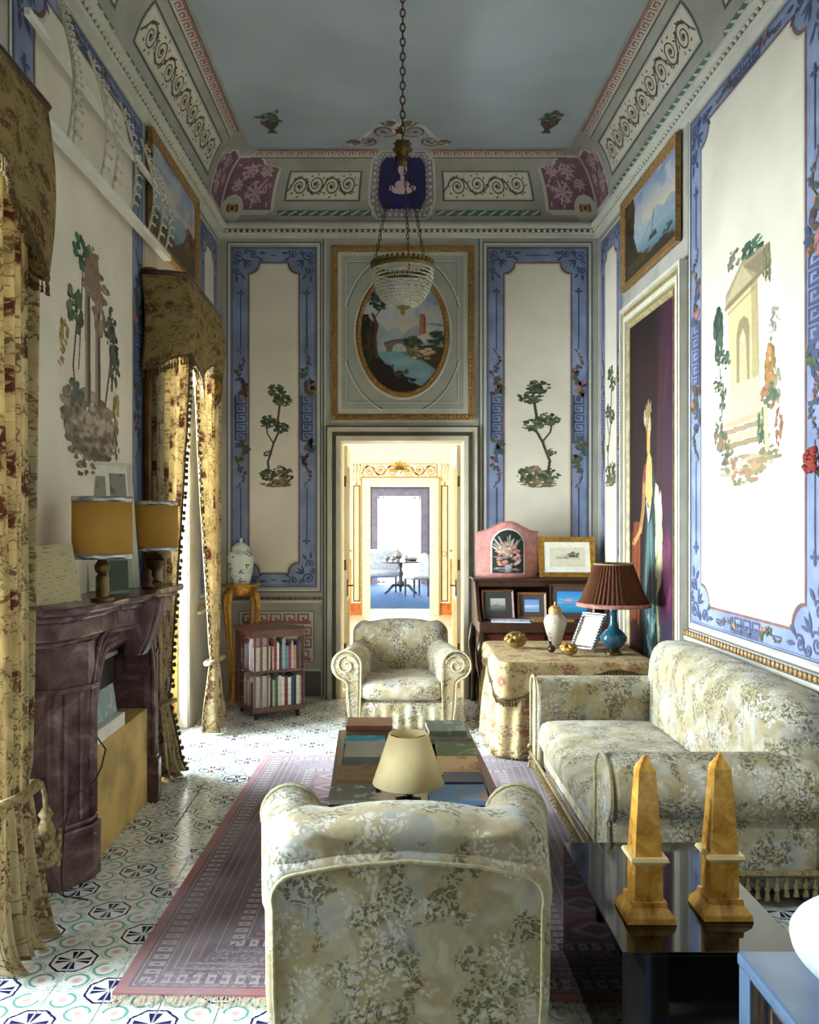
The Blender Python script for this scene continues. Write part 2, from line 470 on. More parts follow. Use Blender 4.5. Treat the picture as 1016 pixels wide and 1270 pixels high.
        o = link(bpy.data.objects.new(name, me), parent)
        if bevel:
            b = o.modifiers.new('bevel', 'BEVEL'); b.width = bevel; b.segments = 2; b.limit_method = 'ANGLE'; b.angle_limit = R(40)
        if solid:
            b = o.modifiers.new('thickness', 'SOLIDIFY'); b.thickness = solid; b.offset = 0
        if sub:
            b = o.modifiers.new('smooth', 'SUBSURF'); b.levels = sub; b.render_levels = sub
        return o
def arc(cx, cy, r, a0, a1, n): return [(cx + r * math.cos(R(a0 + (a1 - a0) * i / n)), cy + r * math.sin(R(a0 + (a1 - a0) * i / n))) for i in range(n + 1)]
# ------------------------------------------------------------------ painted ornament: thin shapes laid on a surface
class Orn:
    LAY = .0016
    def __init__(s, surf): s.surf = surf; s.v = []; s.f = []; s.m = []; s.mats = []
    def mi(s, m):
        if m not in s.mats: s.mats.append(m)
        return s.mats.index(m)
    def P(s, p, l): return s.surf(p[0], p[1], l * s.LAY)
    def strip(s, A, B, m, l, closed=False):
        n = len(s.v); k = len(A); i_ = s.mi(m)
        for a, b in zip(A, B): s.v += [s.P(a, l), s.P(b, l)]
        for i in range(k if closed else k - 1):
            j = (i + 1) % k; s.f.append((n + 2 * i, n + 2 * j, n + 2 * j + 1, n + 2 * i + 1)); s.m.append(i_)
    def stroke(s, pts, w, m, l=3, closed=False):
        k = len(pts); A = []; B = []
        for i, p in enumerate(pts):
            a = pts[(i - 1) % k] if (closed or i) else p; b = pts[(i + 1) % k] if (closed or i < k - 1) else p
            d1 = (p[0] - a[0], p[1] - a[1]); d2 = (b[0] - p[0], b[1] - p[1])
            L1 = math.hypot(*d1) or 1; L2 = math.hypot(*d2) or 1
            t = (d1[0] / L1 + d2[0] / L2, d1[1] / L1 + d2[1] / L2); L = math.hypot(*t) or 1
            ww = (w[i] if isinstance(w, (list, tuple)) else w) / 2
            if L > .5 and L < 1.9: ww *= 2 / L
            nx, ny = -t[1] / L * ww, t[0] / L * ww
            A.append((p[0] + nx, p[1] + ny)); B.append((p[0] - nx, p[1] - ny))
        s.strip(A, B, m, l, closed)
    def rect(s, a0, b0, a1, b1, m, l=1, nb=1):
        bs = [b0 + (b1 - b0) * i / nb for i in range(nb + 1)]
        s.strip([(a0, b) for b in bs], [(a1, b) for b in bs], m, l)
    def band(s, rows, m, l=1): s.strip([(r[1], r[0]) for r in rows], [(r[2], r[0]) for r in rows], m, l)
    def frame(s, a0, b0, a1, b1, t, m, l=2, nb=1):
        s.rect(a0, b0, a0 + t, b1, m, l, nb); s.rect(a1 - t, b0, a1, b1, m, l, nb); s.rect(a0 + t, b0, a1 - t, b0 + t, m, l); s.rect(a0 + t, b1 - t, a1 - t, b1, m, l)
    def fan(s, pts, m, l=2):
        n = len(s.v); cx = sum(p[0] for p in pts) / len(pts); cy = sum(p[1] for p in pts) / len(pts); i_ = s.mi(m)
        s.v.append(s.P((cx, cy), l)); s.v += [s.P(p, l) for p in pts]
        for i in range(len(pts)): s.f.append((n, n + 1 + i, n + 1 + (i + 1) % len(pts))); s.m.append(i_)
    def disc(s, x, y, r, m, l=2, n=14, ry=None): s.fan([(x + r * math.cos(2 * PI * i / n), y + (ry or r) * math.sin(2 * PI * i / n)) for i in range(n)], m, l)
    def leaf(s, x, y, ang, L, w, m, l=4):
        c, q = math.cos(ang), math.sin(ang); pts = []
        for t, o in ((0, 0), (.3, .4), (.55, .5), (.8, .3), (1, 0), (.8, -.3), (.55, -.5), (.3, -.4)):
            pts.append((x + c * L * t - q * w * o, y + q * L * t + c * w * o))
        s.fan(pts, m, l)
    def spiral(s, cx, cy, r, a0, turns, sg, w, m, l=3, n=22, r1=.18):
        pts = []; ws = []
        for i in range(n + 1):
            t = i / n; rr = r * (1 - t * (1 - r1)); a = a0 + sg * turns * 2 * PI * t
            pts.append((cx + rr * math.cos(a), cy + rr * math.sin(a))); ws.append(w * (1 - .5 * t))
        s.stroke(pts, ws, m, l); s.disc(pts[-1][0], pts[-1][1], w * 1.1, m, l + .2, 7)
        return pts
    def key(s, a0, b0, L, h, n, m, l=3, vert=False, w=None, lines=True):
        """Greek key of n units along a (or b when vert) with height h"""
        u = L / n; w = w or u * .11
        def q(x, y): return (a0 + y, b0 + x) if vert else (a0 + x, b0 + y)
        for i in range(n):
            x = i * u
            s.stroke([q(x + .08 * u, 0), q(x + .08 * u, h), q(x + .80 * u, h), q(x + .80 * u, .30 * h), q(x + .44 * u, .30 * h), q(x + .44 * u, .64 * h)], w, m, l)
            s.stroke([q(x + .08 * u, 0), q(x + 1.08 * u if i < n - 1 else x + u, 0)], w, m, l)
    def scrollrun(s, a0, a1, b0, b1, n, m, l=3, w=.012, m2=None):
        """a running rinceau of n spirals on a waving stem"""
        u = (a1 - a0) / n; c = (b0 + b1) / 2; h = (b1 - b0) / 2; m2 = m2 or m
        for i in range(n):
            x = a0 + u * (i + .5); sg = 1 if i % 2 == 0 else -1; r = min(u * .5, h * .86); cy = c - sg * h * .1
            s.spiral(x, cy, r, PI / 2 * sg + sg * .9, 1.9, -sg, w, m, l, 30, .1)
            s.stroke([(x - u * .72, c - sg * h * .55), (x - u * .5, c - sg * h * .1), (x - u * .36, c + sg * h * .45), (x - u * .08, cy + sg * r)], [w * .5, w, w * 1.1, w], m, l)
            for k in range(9):
                an = k * .75 + sg; s.leaf(x + r * .96 * math.cos(an), cy + r * .96 * math.sin(an), an - sg * 1.0, h * .36, h * .13, m2, l + .3)
            for k in range(5): s.leaf(x, cy, k * 1.26 + i, h * .24, h * .11, m2, l + .4)
    def vine(s, a, b0, b1, w, l=4, rnd=None, vert=True):
        rnd = rnd or random
        n = int(abs(b1 - b0) / .03)
        pts = [(a + w * .22 * math.sin(i * .8), b0 + (b1 - b0) * i / n) for i in range(n + 1)]
        if not vert: pts = [(p[1], p[0]) for p in pts]
        s.stroke(pts, .006, BROWNP, l)
        for i, p in enumerate(pts):
            t = i / n; k = (1 - t) * .8 + .2
            for j in range(3):
                an = rnd.uniform(0, 2 * PI); m = rnd.choice([LEAFP, LEAFP, NAVY, NAVY, BROWNP, PINKP])
                s.leaf(p[0], p[1], an, w * .5 * k, w * .30 * k, m, l + .3 + .15 * j)
    def build(s, name, parent):
        me = bpy.data.meshes.new(name); me.from_pydata([tuple(v) for v in s.v], [], s.f)
        for m in s.mats: me.materials.append(m)
        me.polygons.foreach_set('material_index', s.m)
        o = link(bpy.data.objects.new(name, me), parent)
        return o
# surfaces
def s_back(a, b, o): return (a, YB - .001 - o, b)
def s_left(a, b, o): return (XL(a) + .001 + o, a, b)
def s_right(a, b, o): return (XR(a) - .001 - o, a, b)
ZC0, ZC1, INS = 4.33, 4.886, .336
def s_ceil(a, b, o): return (a, b, ZC1 - .001 - o)
def cove(t):                                       # t 0..1 -> inset, height, normal
    th = t * PI / 2
    i, z = INS * (1 - math.cos(th)), ZC0 + (ZC1 - ZC0) * math.sin(th)
    n = Vector((math.cos(th) * .556, math.sin(th) * .336)).normalized()
    return i, z, n
def c_back(a, t, o):                               # a: 0..1 between the mitres is world X at the wall
    i, z, n = cove(t); f = (a - XL(YB)) / (XR(YB) - XL(YB))
    x = XL(YB) + i + f * (XR(YB) - XL(YB) - 2 * i)
    return (x, YB - i - n.x * o, z - n.y * o)
def c_left(a, t, o):
    i, z, n = cove(t); return (XL(a) + i + n.x * o, a - i * max(0, (a - 6.6) / (YB - 6.6)), z - n.y * o)
def c_right(a, t, o):
    i, z, n = cove(t); return (XR(a) - i - n.x * o, a - i * max(0, (a - 6.6) / (YB - 6.6)), z - n.y * o)
# ------------------------------------------------------------------ hand-painted pictures: colours on a fine grid
class Canvas:
    def __init__(s, x0, y0, x1, y1, w, bgc=None, seed=1):
        s.e = (x0, y0, x1, y1); s.w = w; s.h = max(2, int(round(w * abs(y1 - y0) / abs(x1 - x0))))
        s.X, s.Y = np.meshgrid(np.linspace(x0, x1, s.w), np.linspace(y0, y1, s.h))
        s.c = np.zeros((s.h, s.w, 3)); s.a = np.zeros((s.h, s.w)); s.rs = np.random.RandomState(seed)
        s.px = abs(x1 - x0) / w; s.py = abs(y1 - y0) / s.h
        if bgc: s.c[:] = lin(bgc)[:3]; s.a[:] = 1
    def put(s, mask, col):
        m = np.clip(mask, 0, 1)[..., None]; s.c = s.c * (1 - m) + np.array(lin(col)[:3]) * m; s.a = np.maximum(s.a, m[..., 0])
    def n2(s, k):
        g = s.rs.rand(k + 2, k + 2); yy = np.linspace(0, k, s.h); xx = np.linspace(0, k, s.w)
        yi = yy.astype(int); xi = xx.astype(int); fy = (yy - yi)[:, None]; fx = (xx - xi)[None]
        fy = fy * fy * (3 - 2 * fy); fx = fx * fx * (3 - 2 * fx)
        A = g[np.ix_(yi, xi)]; B = g[np.ix_(yi, xi + 1)]; C = g[np.ix_(yi + 1, xi)]; D = g[np.ix_(yi + 1, xi + 1)]
        return (A * (1 - fx) + B * fx) * (1 - fy) + (C * (1 - fx) + D * fx) * fy
    def grad(s, stops):                            # vertical gradient of y
        ys = np.array([p for p, _ in stops]); cs = np.array([lin(c)[:3] for _, c in stops])
        o = np.argsort(ys)
        for i in range(3): s.c[..., i] = np.interp(s.Y, ys[o], cs[o, i])
        s.a[:] = 1
    def blob(s, x, y, rx, ry, col, soft=.35, op=1):
        d = np.sqrt(((s.X - x) / rx) ** 2 + ((s.Y - y) / ry) ** 2); s.put((1 - np.clip((d - (1 - soft)) / max(soft, .01), 0, 1)) * op, col)
    def foliage(s, x, y, rx, ry, n, cols, size=.25):
        for i in range(n):
            a, r = s.rs.rand() * 6.283, math.sqrt(s.rs.rand()); k = size * (.6 + .8 * s.rs.rand()); c = cols[s.rs.randint(len(cols))]
            s.blob(x + rx * r * math.cos(a), y + ry * r * math.sin(a), rx * k, ry * k * .8, c, .4, .9)
    def line(s, pts, w, col, op=1):
        D = np.full(s.X.shape, 1e9)
        for (x0, y0), (x1, y1) in zip(pts[:-1], pts[1:]):
            dx, dy = x1 - x0, y1 - y0; L = dx * dx + dy * dy or 1e-9
            t = np.clip(((s.X - x0) * dx + (s.Y - y0) * dy) / L, 0, 1); D = np.minimum(D, np.hypot(s.X - x0 - t * dx, s.Y - y0 - t * dy))
        s.put(np.clip((w / 2 - D) / s.px + .5, 0, 1) * op, col)
    def poly(s, pts, col, op=1):
        ins = np.zeros(s.X.shape, bool); n = len(pts)
        for i in range(n):
            x0, y0 = pts[i]; x1, y1 = pts[(i + 1) % n]
            if y0 == y1: continue
            c = ((y0 > s.Y) != (y1 > s.Y)) & (s.X < (x1 - x0) * (s.Y - y0) / (y1 - y0) + x0); ins ^= c
        s.put(ins * op, col)
    def build(s, name, mp, parent, keep=None):
        """mp(x, y) -> world point"""
        if keep is None: keep = s.a > .25
        idx = np.arange(s.h * s.w).reshape(s.h, s.w)
        fm = keep[:-1, :-1] & keep[1:, :-1] & keep[:-1, 1:] & keep[1:, 1:]
        q = np.stack([idx[:-1, :-1], idx[:-1, 1:], idx[1:, 1:], idx[1:, :-1]], -1)[fm]
        us = np.unique(q); re = np.full(s.h * s.w, -1); re[us] = np.arange(len(us)); q = re[q]
        X = s.X.ravel()[us]; Y = s.Y.ravel()[us]
        vs = [mp(a, b) for a, b in zip(X, Y)]
        me = bpy.data.meshes.new(name); me.from_pydata(vs, [], q.tolist())
        at = me.color_attributes.new('Col', 'FLOAT_COLOR', 'POINT')
        c = np.ones((len(us), 4), np.float32); c[:, :3] = s.c.reshape(-1, 3)[us]; at.data.foreach_set('color', c.ravel())
        me.materials.append(PIC)
        return link(bpy.data.objects.new(name, me), parent)
def rectframe(mb, x0, z0, x1, z1, t, d, mi=0, y=0):
    """picture frame in the xz plane, front at y-d: four mitred bars with a raised outer edge"""
    for (a, b, c, e) in (((x0, z0), (x1, z0), (x1 - t, z0 + t), (x0 + t, z0 + t)), ((x1, z0), (x1, z1), (x1 - t, z1 - t), (x1 - t, z0 + t)),
                         ((x1, z1), (x0, z1), (x0 + t, z1 - t), (x1 - t, z1 - t)), ((x0, z1), (x0, z0), (x0 + t, z0 + t), (x0 + t, z1 - t))):
        mb.hexa([(a[0], y, a[1]), (b[0], y, b[1]), (c[0], y, c[1]), (e[0], y, e[1]), (a[0], y - d, a[1]), (b[0], y - d, b[1]), (c[0], y - d * .45, c[1]), (e[0], y - d * .45, e[1])], mi)
# ================================================================== the room
Y0 = -2.2
# floor base and majolica tiles
floor = struct(MB().box(-1.95, Y0, -.12, 2.2, YB + .02, -.008).build('floor', pm('floor_bed', '#9a948a', .8)))
RUGC = Vector((.06, 4.35)); RUGA = R(-1.6)
def in_rug(x, y, m):
    d = Vector((x, y)) - RUGC; c, s_ = math.cos(-RUGA), math.sin(-RUGA); lx, ly = d.x * c - d.y * s_, d.x * s_ + d.y * c
    return abs(lx) < .98 - m and abs(ly) < 1.48 - m
tb = MB(); tb.T = None
h = .0988
tb.hexa([(-h, -h, -.008), (h, -h, -.008), (h, h, -.008), (-h, h, -.008), (-h + .0012, -h + .0012, 0), (h - .0012, -h + .0012, 0), (h - .0012, h - .0012, 0), (-h + .0012, h - .0012, 0)])
t0 = tb.build('tile', TILE, floor); first = True; rest = []
TX, TY = -1.178, 3.135
for i in range(-3, 17):
    for j in range(-28, 24):
        x, y = TX + .2 * i + .1, TY + .2 * j + .1
        if x < XL(y) + .0 or x > XR(y) - .0 or y > YB - .03 or y < Y0: continue
        rot = 0 if (i + j) % 2 == 0 else R(90)
        vis = y > 2.55 and not in_rug(x, y, .12) and not (x > 1.05 and y > 3.6 and y < 5.7) and not (x > .95 and y > 5.8) and x < 1.9
        if not vis: rest.append((x, y, rot)); continue
        o = t0 if first else t0.copy()
        if not first: COL.objects.link(o); o.parent = floor
        first = False
        o.location = (x, y, 0); o.rotation_euler = (0, 0, rot)
rb = MB()
for x, y, r_ in rest: rb.box(x - h, y - h, -.008, x + h, y + h, -.0005)
stuff(rb.build('tile_field', pm('plain_tile', '#cfd0c6', .3), floor))
# walls
def seg(mb, X, sg, y0, y1, z0, z1, th=.32):
    a, b = X(y0), X(y1)
    mb.hexa([(a, y0, z0), (a + sg * th, y0, z0), (b + sg * th, y1, z0), (b, y1, z0), (a, y0, z1), (a + sg * th, y0, z1), (b + sg * th, y1, z1), (b, y1, z1)])
ZW = 3.12
mb = MB(); ys = [Y0]
for a, b in sorted(WIN): ys += [a, b]
ys.append(YB)
for i in range(0, len(ys), 2): seg(mb, XL, -1, ys[i], ys[i + 1], -.02, 5.0)
for a, b in WIN: seg(mb, XL, -1, a, b, ZW, 5.0)
wall_left = struct(mb.build('wall_left', PLAS))
mb = MB(); seg(mb, XR, 1, Y0, YB, -.02, 5.0); wall_right = struct(mb.build('wall_right', PLAS))
DX0, DX1, DZ = bX(421), bX(577), bZ(545)
mb = MB(); th = .34
for a, b, c, d in ((XL(YB) - .3, -.02, DX0, 5), (DX1, -.02, XR(YB) + .3, 5), (DX0, DZ, DX1, 5)): mb.box(a, YB, b, c, YB + th, d)
wall_back = struct(mb.build('wall_back', PLAS))
wall_rear = struct(MB().box(-2.1, Y0 - .3, -.02, 2.4, Y0, 5).build('wall_rear', CREAM))
# ceiling and cove
ceiling = struct(MB().box(-2.2, Y0 - .2, ZC1, 2.5, YB + .3, ZC1 + .15).build('ceiling', CEIL))
mb = MB()
mb.grid(lambda u, v: c_back(XL(YB) + u * (XR(YB) - XL(YB)), v, 0), 24, 14)
mb.grid(lambda u, v: c_left(Y0 + u * (YB - Y0), v, 0), 40, 14)
mb.grid(lambda u, v: c_right(Y0 + u * (YB - Y0), v, 0), 40, 14)
mb.build('cove', PLAS, ceiling, smooth=40)
# cornices: stepped mouldings and a row of beads below the cove
def cornice(name, wall, p, n):
    mb = MB()
    prof = [(0, 4.205), (.035, 4.215), (.035, 4.235), (.05, 4.24), (.05, 4.275), (.085, 4.29), (.085, 4.31), (.065, 4.335), (0, 4.34)]
    q = [(p(0, d), z) for d, z in prof]; e = [(p(1, d), z) for d, z in prof]
    vs = [(*a, z) for a, z in q] + [(*a, z) for a, z in e]; k = len(prof)
    mb.add(vs, [(i, i + 1, k + i + 1, k + i) for i in range(k - 1)])
    o = mb.build(name, PLIGHT); struct(o)
    bb = MB()
    for i in range(n):
        x, y = p((i + .5) / n, .054); bb.ball((x, y, 4.257), (.016, .016, .015), 6, 4)
    bb.build('bead_row', IVORY, o, smooth=True)
    dk = MB(); a, b = p(0, .052), p(1, .052)
    dk.add([(*a, 4.242), (*b, 4.242), (*b, 4.273), (*a, 4.273)], [(0, 1, 2, 3)]); dk.build('dark_bead_strip', PDARK, o)  # flat dark strip behind the beads
    return o
cornice('trim_1', wall_back, lambda u, d: (XL(YB) + u * (XR(YB) - XL(YB)), YB - d), 66)
cornice('trim_2', wall_left, lambda u, d: (XL(Y0 + u * (YB - Y0)) + d, Y0 + u * (YB - Y0)), 190)
cornice('trim_3', wall_right, lambda u, d: (XR(Y0 + u * (YB - Y0)) - d, Y0 + u * (YB - Y0)), 190)

# ------------------------------------------------------------------ painted wall panels
def notched(a0, b0, a1, b1, n, k=6):
    pts = []
    for cx, cy, s0 in ((a0, b0, 90), (a1, b0, 180), (a1, b1, 270), (a0, b1, 0)):
        e = -90
        pts += [(cx + n * math.cos(R(s0 + e * i / k)), cy + n * math.sin(R(s0 + e * i / k))) for i in range(k + 1)]
    return pts
def corner_scroll(o, x, y, sx, sy, sz, m):
    """leafy scrolls filling one corner of a border"""
    for (dx, dy, r, tr) in ((.30, .30, .26, 1.4), (.95, .22, .20, 1.2), (.22, .95, .20, 1.2)):
        cx, cy = x + sx * dx * sz, y + sy * dy * sz
        o.spiral(cx, cy, r * sz, (0 if sx > 0 else PI) + sy * .6, tr, sx * sy, sz * .07, m, 3, 16)
    for k in range(3):
        an = math.atan2(sy, sx) + (k - 1) * .55; o.leaf(x + sx * .5 * sz, y + sy * .5 * sz, an, sz * .42, sz * .10, m, 3.4)
    o.spiral(x + sx * .62 * sz, y + sy * .16 * sz, .15 * sz, 0, 1.2, -sx * sy, sz * .05, m, 3.2, 14); o.spiral(x + sx * .16 * sz, y + sy * .62 * sz, .15 * sz, PI / 2, 1.2, sx * sy, sz * .05, m, 3.2, 14)
    for dx, dy, an in ((1.15, .2, 0), (.2, 1.15, PI / 2), (1.1, .36, .7), (.36, 1.1, .9)):
        a2 = math.atan2(math.sin(an) * sy, math.cos(an) * sx)
        o.leaf(x + sx * dx * sz, y + sy * dy * sz, a2, sz * .34, sz * .12, m, 3.4)
def panel(name, wall, surf, a0, a1, b0, b1, w, wt, wb, notch, key=(2.35, 2.77), vines=.42, keyn=4, hkey=False, seed=1):
    """blue bordered panel: (a0..a1, b0..b1) border, w side width, wt/wb top/bottom width"""
    rnd = random.Random(seed)
    o = Orn(surf)
    o.frame(a0 - .04, b0 - .05, a1 + .04, b1 + .05, .012, PDARK, 1)
    o.frame(a0 - .028, b0 - .038, a1 + .028, b1 + .038, .02, PLIGHT, 1)
    o.rect(a0, b0, a1, b1, BLUE, 1)
    o.frame(a0, b0, a1, b1, .008, NAVY, 2); o.frame(a0 + .014, b0 + .014, a1 - .014, b1 - .014, .004, NAVY, 2)
    o.fan(notched(a0 + w - .03, b0 + wb - .03, a1 - w + .03, b1 - wt + .03, notch), RUST, 2.4)
    o.fan(notched(a0 + w - .014, b0 + wb - .014, a1 - w + .014, b1 - wt + .014, notch), PLIGHT, 2.8)
    o.fan(notched(a0 + w, b0 + wb, a1 - w, b1 - wt, notch), CREAM, 3.2)
    sz = w * 1.15
    for x, sx in ((a0 + .012, 1), (a1 - .012, -1)):
        for y, sy in ((b0 + .012, 1), (b1 - .012, -1)): corner_scroll(o, x, y, sx, sy, sz, NAVY)
        cx = x + sx * (w * .43)
        k0, k1 = key
        o.stroke([(cx, k1 + vines), (cx, b1 - sz * 2.0)], .006, NAVY, 3); o.stroke([(cx, b0 + sz * 2.0), (cx, k0 - vines)], .006, NAVY, 3)
        for yy in (b1 - sz * 2, b0 + sz * 2):
            for an in (PI / 2, -PI / 2, 0, PI): o.leaf(cx, yy, an, w * .22, w * .12, NAVY, 3.3)
        o.key(cx - w * .26, k0, k1 - k0, w * .52, keyn + 1, NAVY, 3, True, w * .065)
        o.vine(cx, k1 + .01, k1 + vines, w * .8, 3.5, rnd); o.vine(cx, k0 - .01, k0 - vines, w * .8, 3.5, rnd)
    for y, sy, ww in ((b0, 1, wb), (b1, -1, wt)):
        cy = y + sy * ww * .46; xm = (a0 + a1) / 2
        if hkey:
            o.key(xm - .17, cy - ww * .25, .34, ww * .5, 3, NAVY, 3, False, ww * .09)
            o.vine(cy, xm + .18, xm + .4, ww * .7, 3.5, rnd, False); o.vine(cy, xm - .18, xm - .4, ww * .7, 3.5, rnd, False)
        if a1 - a0 > .5: o.stroke([(a0 + sz * 1.75, cy), (a1 - sz * 1.75, cy)], .005, NAVY, 3)
    return o.build(name, wall)
pb0, pb1 = bZ(728), bZ(306.6)
panel('painted_panel', wall_back, s_back, bX(286.6), bX(393), pb0, pb1, bX(311.4) - bX(286.6), .165, .145, .1, seed=2)
panel('painted_panel', wall_back, s_back, bX(604), bX(729.6), pb0, pb1, bX(627.9) - bX(604), .165, .145, .1, seed=3)
panel('painted_panel', wall_left, s_left, 3.62, 5.44, .99, 4.17, .23, .13, .15, .13, (2.45, 2.88), .45, 4, True, 4)
panel('painted_panel', wall_right, s_right, 3.78, 5.44, .975, 4.17, .21, .13, .15, .13, (2.45, 2.88), .45, 4, True, 5)
panel('painted_panel', wall_right, s_right, 2.0, 3.70, .975, 4.17, .21, .13, .15, .13, (2.45, 2.88), .45, 4, True, 8)
panel('painted_panel', wall_left, s_left, 7.0, 7.62, pb0, pb1, .15, .165, .145, .08, seed=6)
panel('painted_panel', wall_right, s_right, 6.98, 7.62, pb0, pb1, .15, .165, .145, .08, seed=7)
# wainscot with red Greek keys, pilaster lines, grey base
def wains(name, wall, surf, a0, a1, keyed=True):
    o = Orn(surf)
    o.rect(a0, .02, a1, .25, PDARK, 1); o.rect(a0, .25, a1, .27, PLIGHT, 1)
    if keyed and a1 - a0 > .35:
        p0, p1, q0, q1 = a0 + .06, a1 - .06, .33, .80
        o.rect(p0, q0, p1, q1, PLIGHT, 1.2); o.frame(p0, q0, p1, q1, .008, PDARK, 2)
        n = max(3, round((p1 - p0 - .1) / .115)); u = (p1 - p0 - .06) / n; hh = .075
        o.key(p0 + .03, q1 - .03 - hh, n * u, hh, n, KRED, 3, False, .014); o.key(p0 + .03, q0 + .03, n * u, hh, n, KRED, 3, False, .014)
        nv = max(2, round((q1 - q0 - .3) / .115)); v = (q1 - q0 - .26) / nv
        o.key(p0 + .03, q0 + .13, nv * v, hh, nv, KRED, 3, True, .014); o.key(p1 - .03 - hh, q0 + .13, nv * v, hh, nv, KRED, 3, True, .014)
        o.frame(p0 + .13, q0 + .13, p1 - .13, q1 - .13, .008, PDARK, 2)
    return o.build(name, wall)
wains('painted_wainscot', wall_back, s_back, XL(YB) + .12, bX(398)); wains('painted_wainscot', wall_back, s_back, bX(600), XR(YB) - .1)
wains('painted_wainscot', wall_right, s_right, 2.0, 5.5); wains('painted_wainscot', wall_left, s_left, 3.4, 5.4, False)
def dado(name, X, sg, y0, y1, wall):
    n = int((y1 - y0) / .045); o = MB(); a, b = X(y0), X(y1)
    o.hexa([(a, y0, .86), (a + sg * .03, y0, .86), (b + sg * .03, y1, .86), (b, y1, .86), (a, y0, .885), (a + sg * .03, y0, .885), (b + sg * .03, y1, .885), (b, y1, .885)], 1)
    for i in range(n):
        y = y0 + (i + .5) * (y1 - y0) / n; o.ball((X(y) + sg * .02, y, .905), (.014, .021, .019), 6, 4, 0)
    return struct(o.build(name, [GILTP, PLIGHT], None, smooth=40))
dado('trim_4', XR, -1, 2.0, 5.55, wall_right); dado('trim_5', XL, 1, 3.4, 5.45, wall_left); dado('trim_6', XL, 1, 6.9, 7.66, wall_left)
for nm, x0, x1 in (('trim_7', XL(YB) + .05, bX(400)), ('trim_8', bX(598), XR(YB) - .05)):
    o = MB(); o.box(x0, YB - .03, .875, x1, YB, .9, 1); n = int((x1 - x0) / .045)
    for i in range(n): o.ball((x0 + (i + .5) * (x1 - x0) / n, YB - .02, .917), (.021, .014, .017), 6, 4, 0)
    struct(o.build(nm, [GILTP, PLIGHT], None, smooth=40))
# pilaster lines flanking the door bay
o = Orn(s_back)
for px in (401.7, 595):
    x = bX(px); o.rect(x - .01, .02, x + .004, 4.2, PDARK, 1); o.rect(x + .004, .02, x + .02, 4.2, PLIGHT, 1)
o.rect(bX(411), bZ(524), bX(588), bZ(304), PLIGHT, 1)
# spandrel mouldings around the oval
ox, oz, orx, orz = bX(499.5), bZ(414), bX(560) - bX(500), bZ(333) - bZ(414)
o.rect(bX(424), bZ(507), bX(575), bZ(317), pm('sage_grey_paint', '#a9aba0', .8, 0, .1, 4), 1.5)
for f in (1.22, 1.25):
    for q in (20, 110, 200, 290):
        pts = [(ox + orx * f * math.cos(R(q + i * 50 / 10)), oz + orz * f * math.sin(R(q + i * 50 / 10))) for i in range(11)]
        o.stroke(pts, .007, PDARK if f < 1.24 else WHITEP, 3)
o.frame(bX(430), bZ(500), bX(569), bZ(324), .009, PLIGHT, 2); o.frame(bX(431.5), bZ(498.5), bX(567.5), bZ(325.5), .005, PDARK, 2.2)
o.build('painted_overdoor', wall_back)
# ------------------------------------------------------------------ painted cove
def cove_side(surf, nm, ysplit):
    o = Orn(surf)
    def rr(a0, t0, a1, t1, m, l=1):
        n = max(1, int(abs(a1 - a0) / .25))
        for i in range(n): o.rect(a0 + (a1 - a0) * i / n, t0, a0 + (a1 - a0) * (i + 1) / n, t1, m, l, 6)
    # green guilloche band, red key at the ceiling line
    o_w = .03
    for a0, a1, sp in ysplit:
        rr(a0, .09, a1, .15, GREEN); n = max(2, int((a1 - a0) / .09))
        for i in range(n):
            a = a0 + (i + .5) * (a1 - a0) / n; o.stroke([(a - .04, .098), (a, .12), (a + .035, .142)], [.008, .018, .006], PLIGHT, 2)
        if sp:
            rr(a0 + .06, .25, a1 - .06, .66, PDARK, 1); rr(a0 + .085, .275, a1 - .085, .635, PLIGHT, 1.5); rr(a0 + .1, .30, a1 - .1, .61, CREAM, 2)
    return o, rr
def rinceau(o, a0, a1, n, t0=.33, t1=.58):
    # scrolls drawn with t measured in metres / .72 so they stay round on the cove
    old = o.surf; o2 = Orn(lambda a, b, q: old(a, b / .72, q)); o2.mats = o.mats; o2.v, o2.f, o2.m = o.v, o.f, o.m
    o2.scrollrun(a0, a1, t0 * .72, t1 * .72, n, PDARK, 4, .014, BROWNP)
    return o2
EXA, EXB = XL(YB) + .46, XR(YB) - .46
pc0, pc1 = P(352, 0, 7.6)[0], P(441, 0, 7.6)[0]; pd0, pd1 = P(555, 0, 7.6)[0], P(664, 0, 7.6)[0]
k_ = (XR(YB) - XL(YB))
o, rr = cove_side(c_back, 'back', [(pc0 - .08, bX(460), False), (bX(540), pd1 + .08, False)])
for a0, a1 in ((pc0, pc1), (pd0, pd1)):
    rr(a0 - .03, .24, a1 + .03, .58, PDARK, 1); rr(a0 - .012, .255, a1 + .012, .565, PLIGHT, 1.5); rr(a0, .27, a1, .55, CREAM, 2)
    rinceau(o, a0 + .02, a1 - .02, 4, .285, .535)
def keyrun(o, a0, a1, t0=.80, t1=.90):
    L = a1 - a0; n = max(1, round(L / .11))
    for i in range(max(1, int(L / .25))):
        q = max(1, int(L / .25)); o.rect(a0 + L * i / q, t0 - .015, a0 + L * (i + 1) / q, t1 + .03, PINKP, 2, 4)
    o.key(a0, t0, L, t1 - t0, n, PLIGHT, 3, False, .014); o.rect(a0, t1 + .035, a1, t1 + .05, PDARK, 2.2, 1); o.rect(a0, t0 - .035, a1, t0 - .02, PDARK, 2.2, 1)
keyrun(o, XL(YB) + .12, bX(462)); keyrun(o, bX(538), XR(YB) - .12)
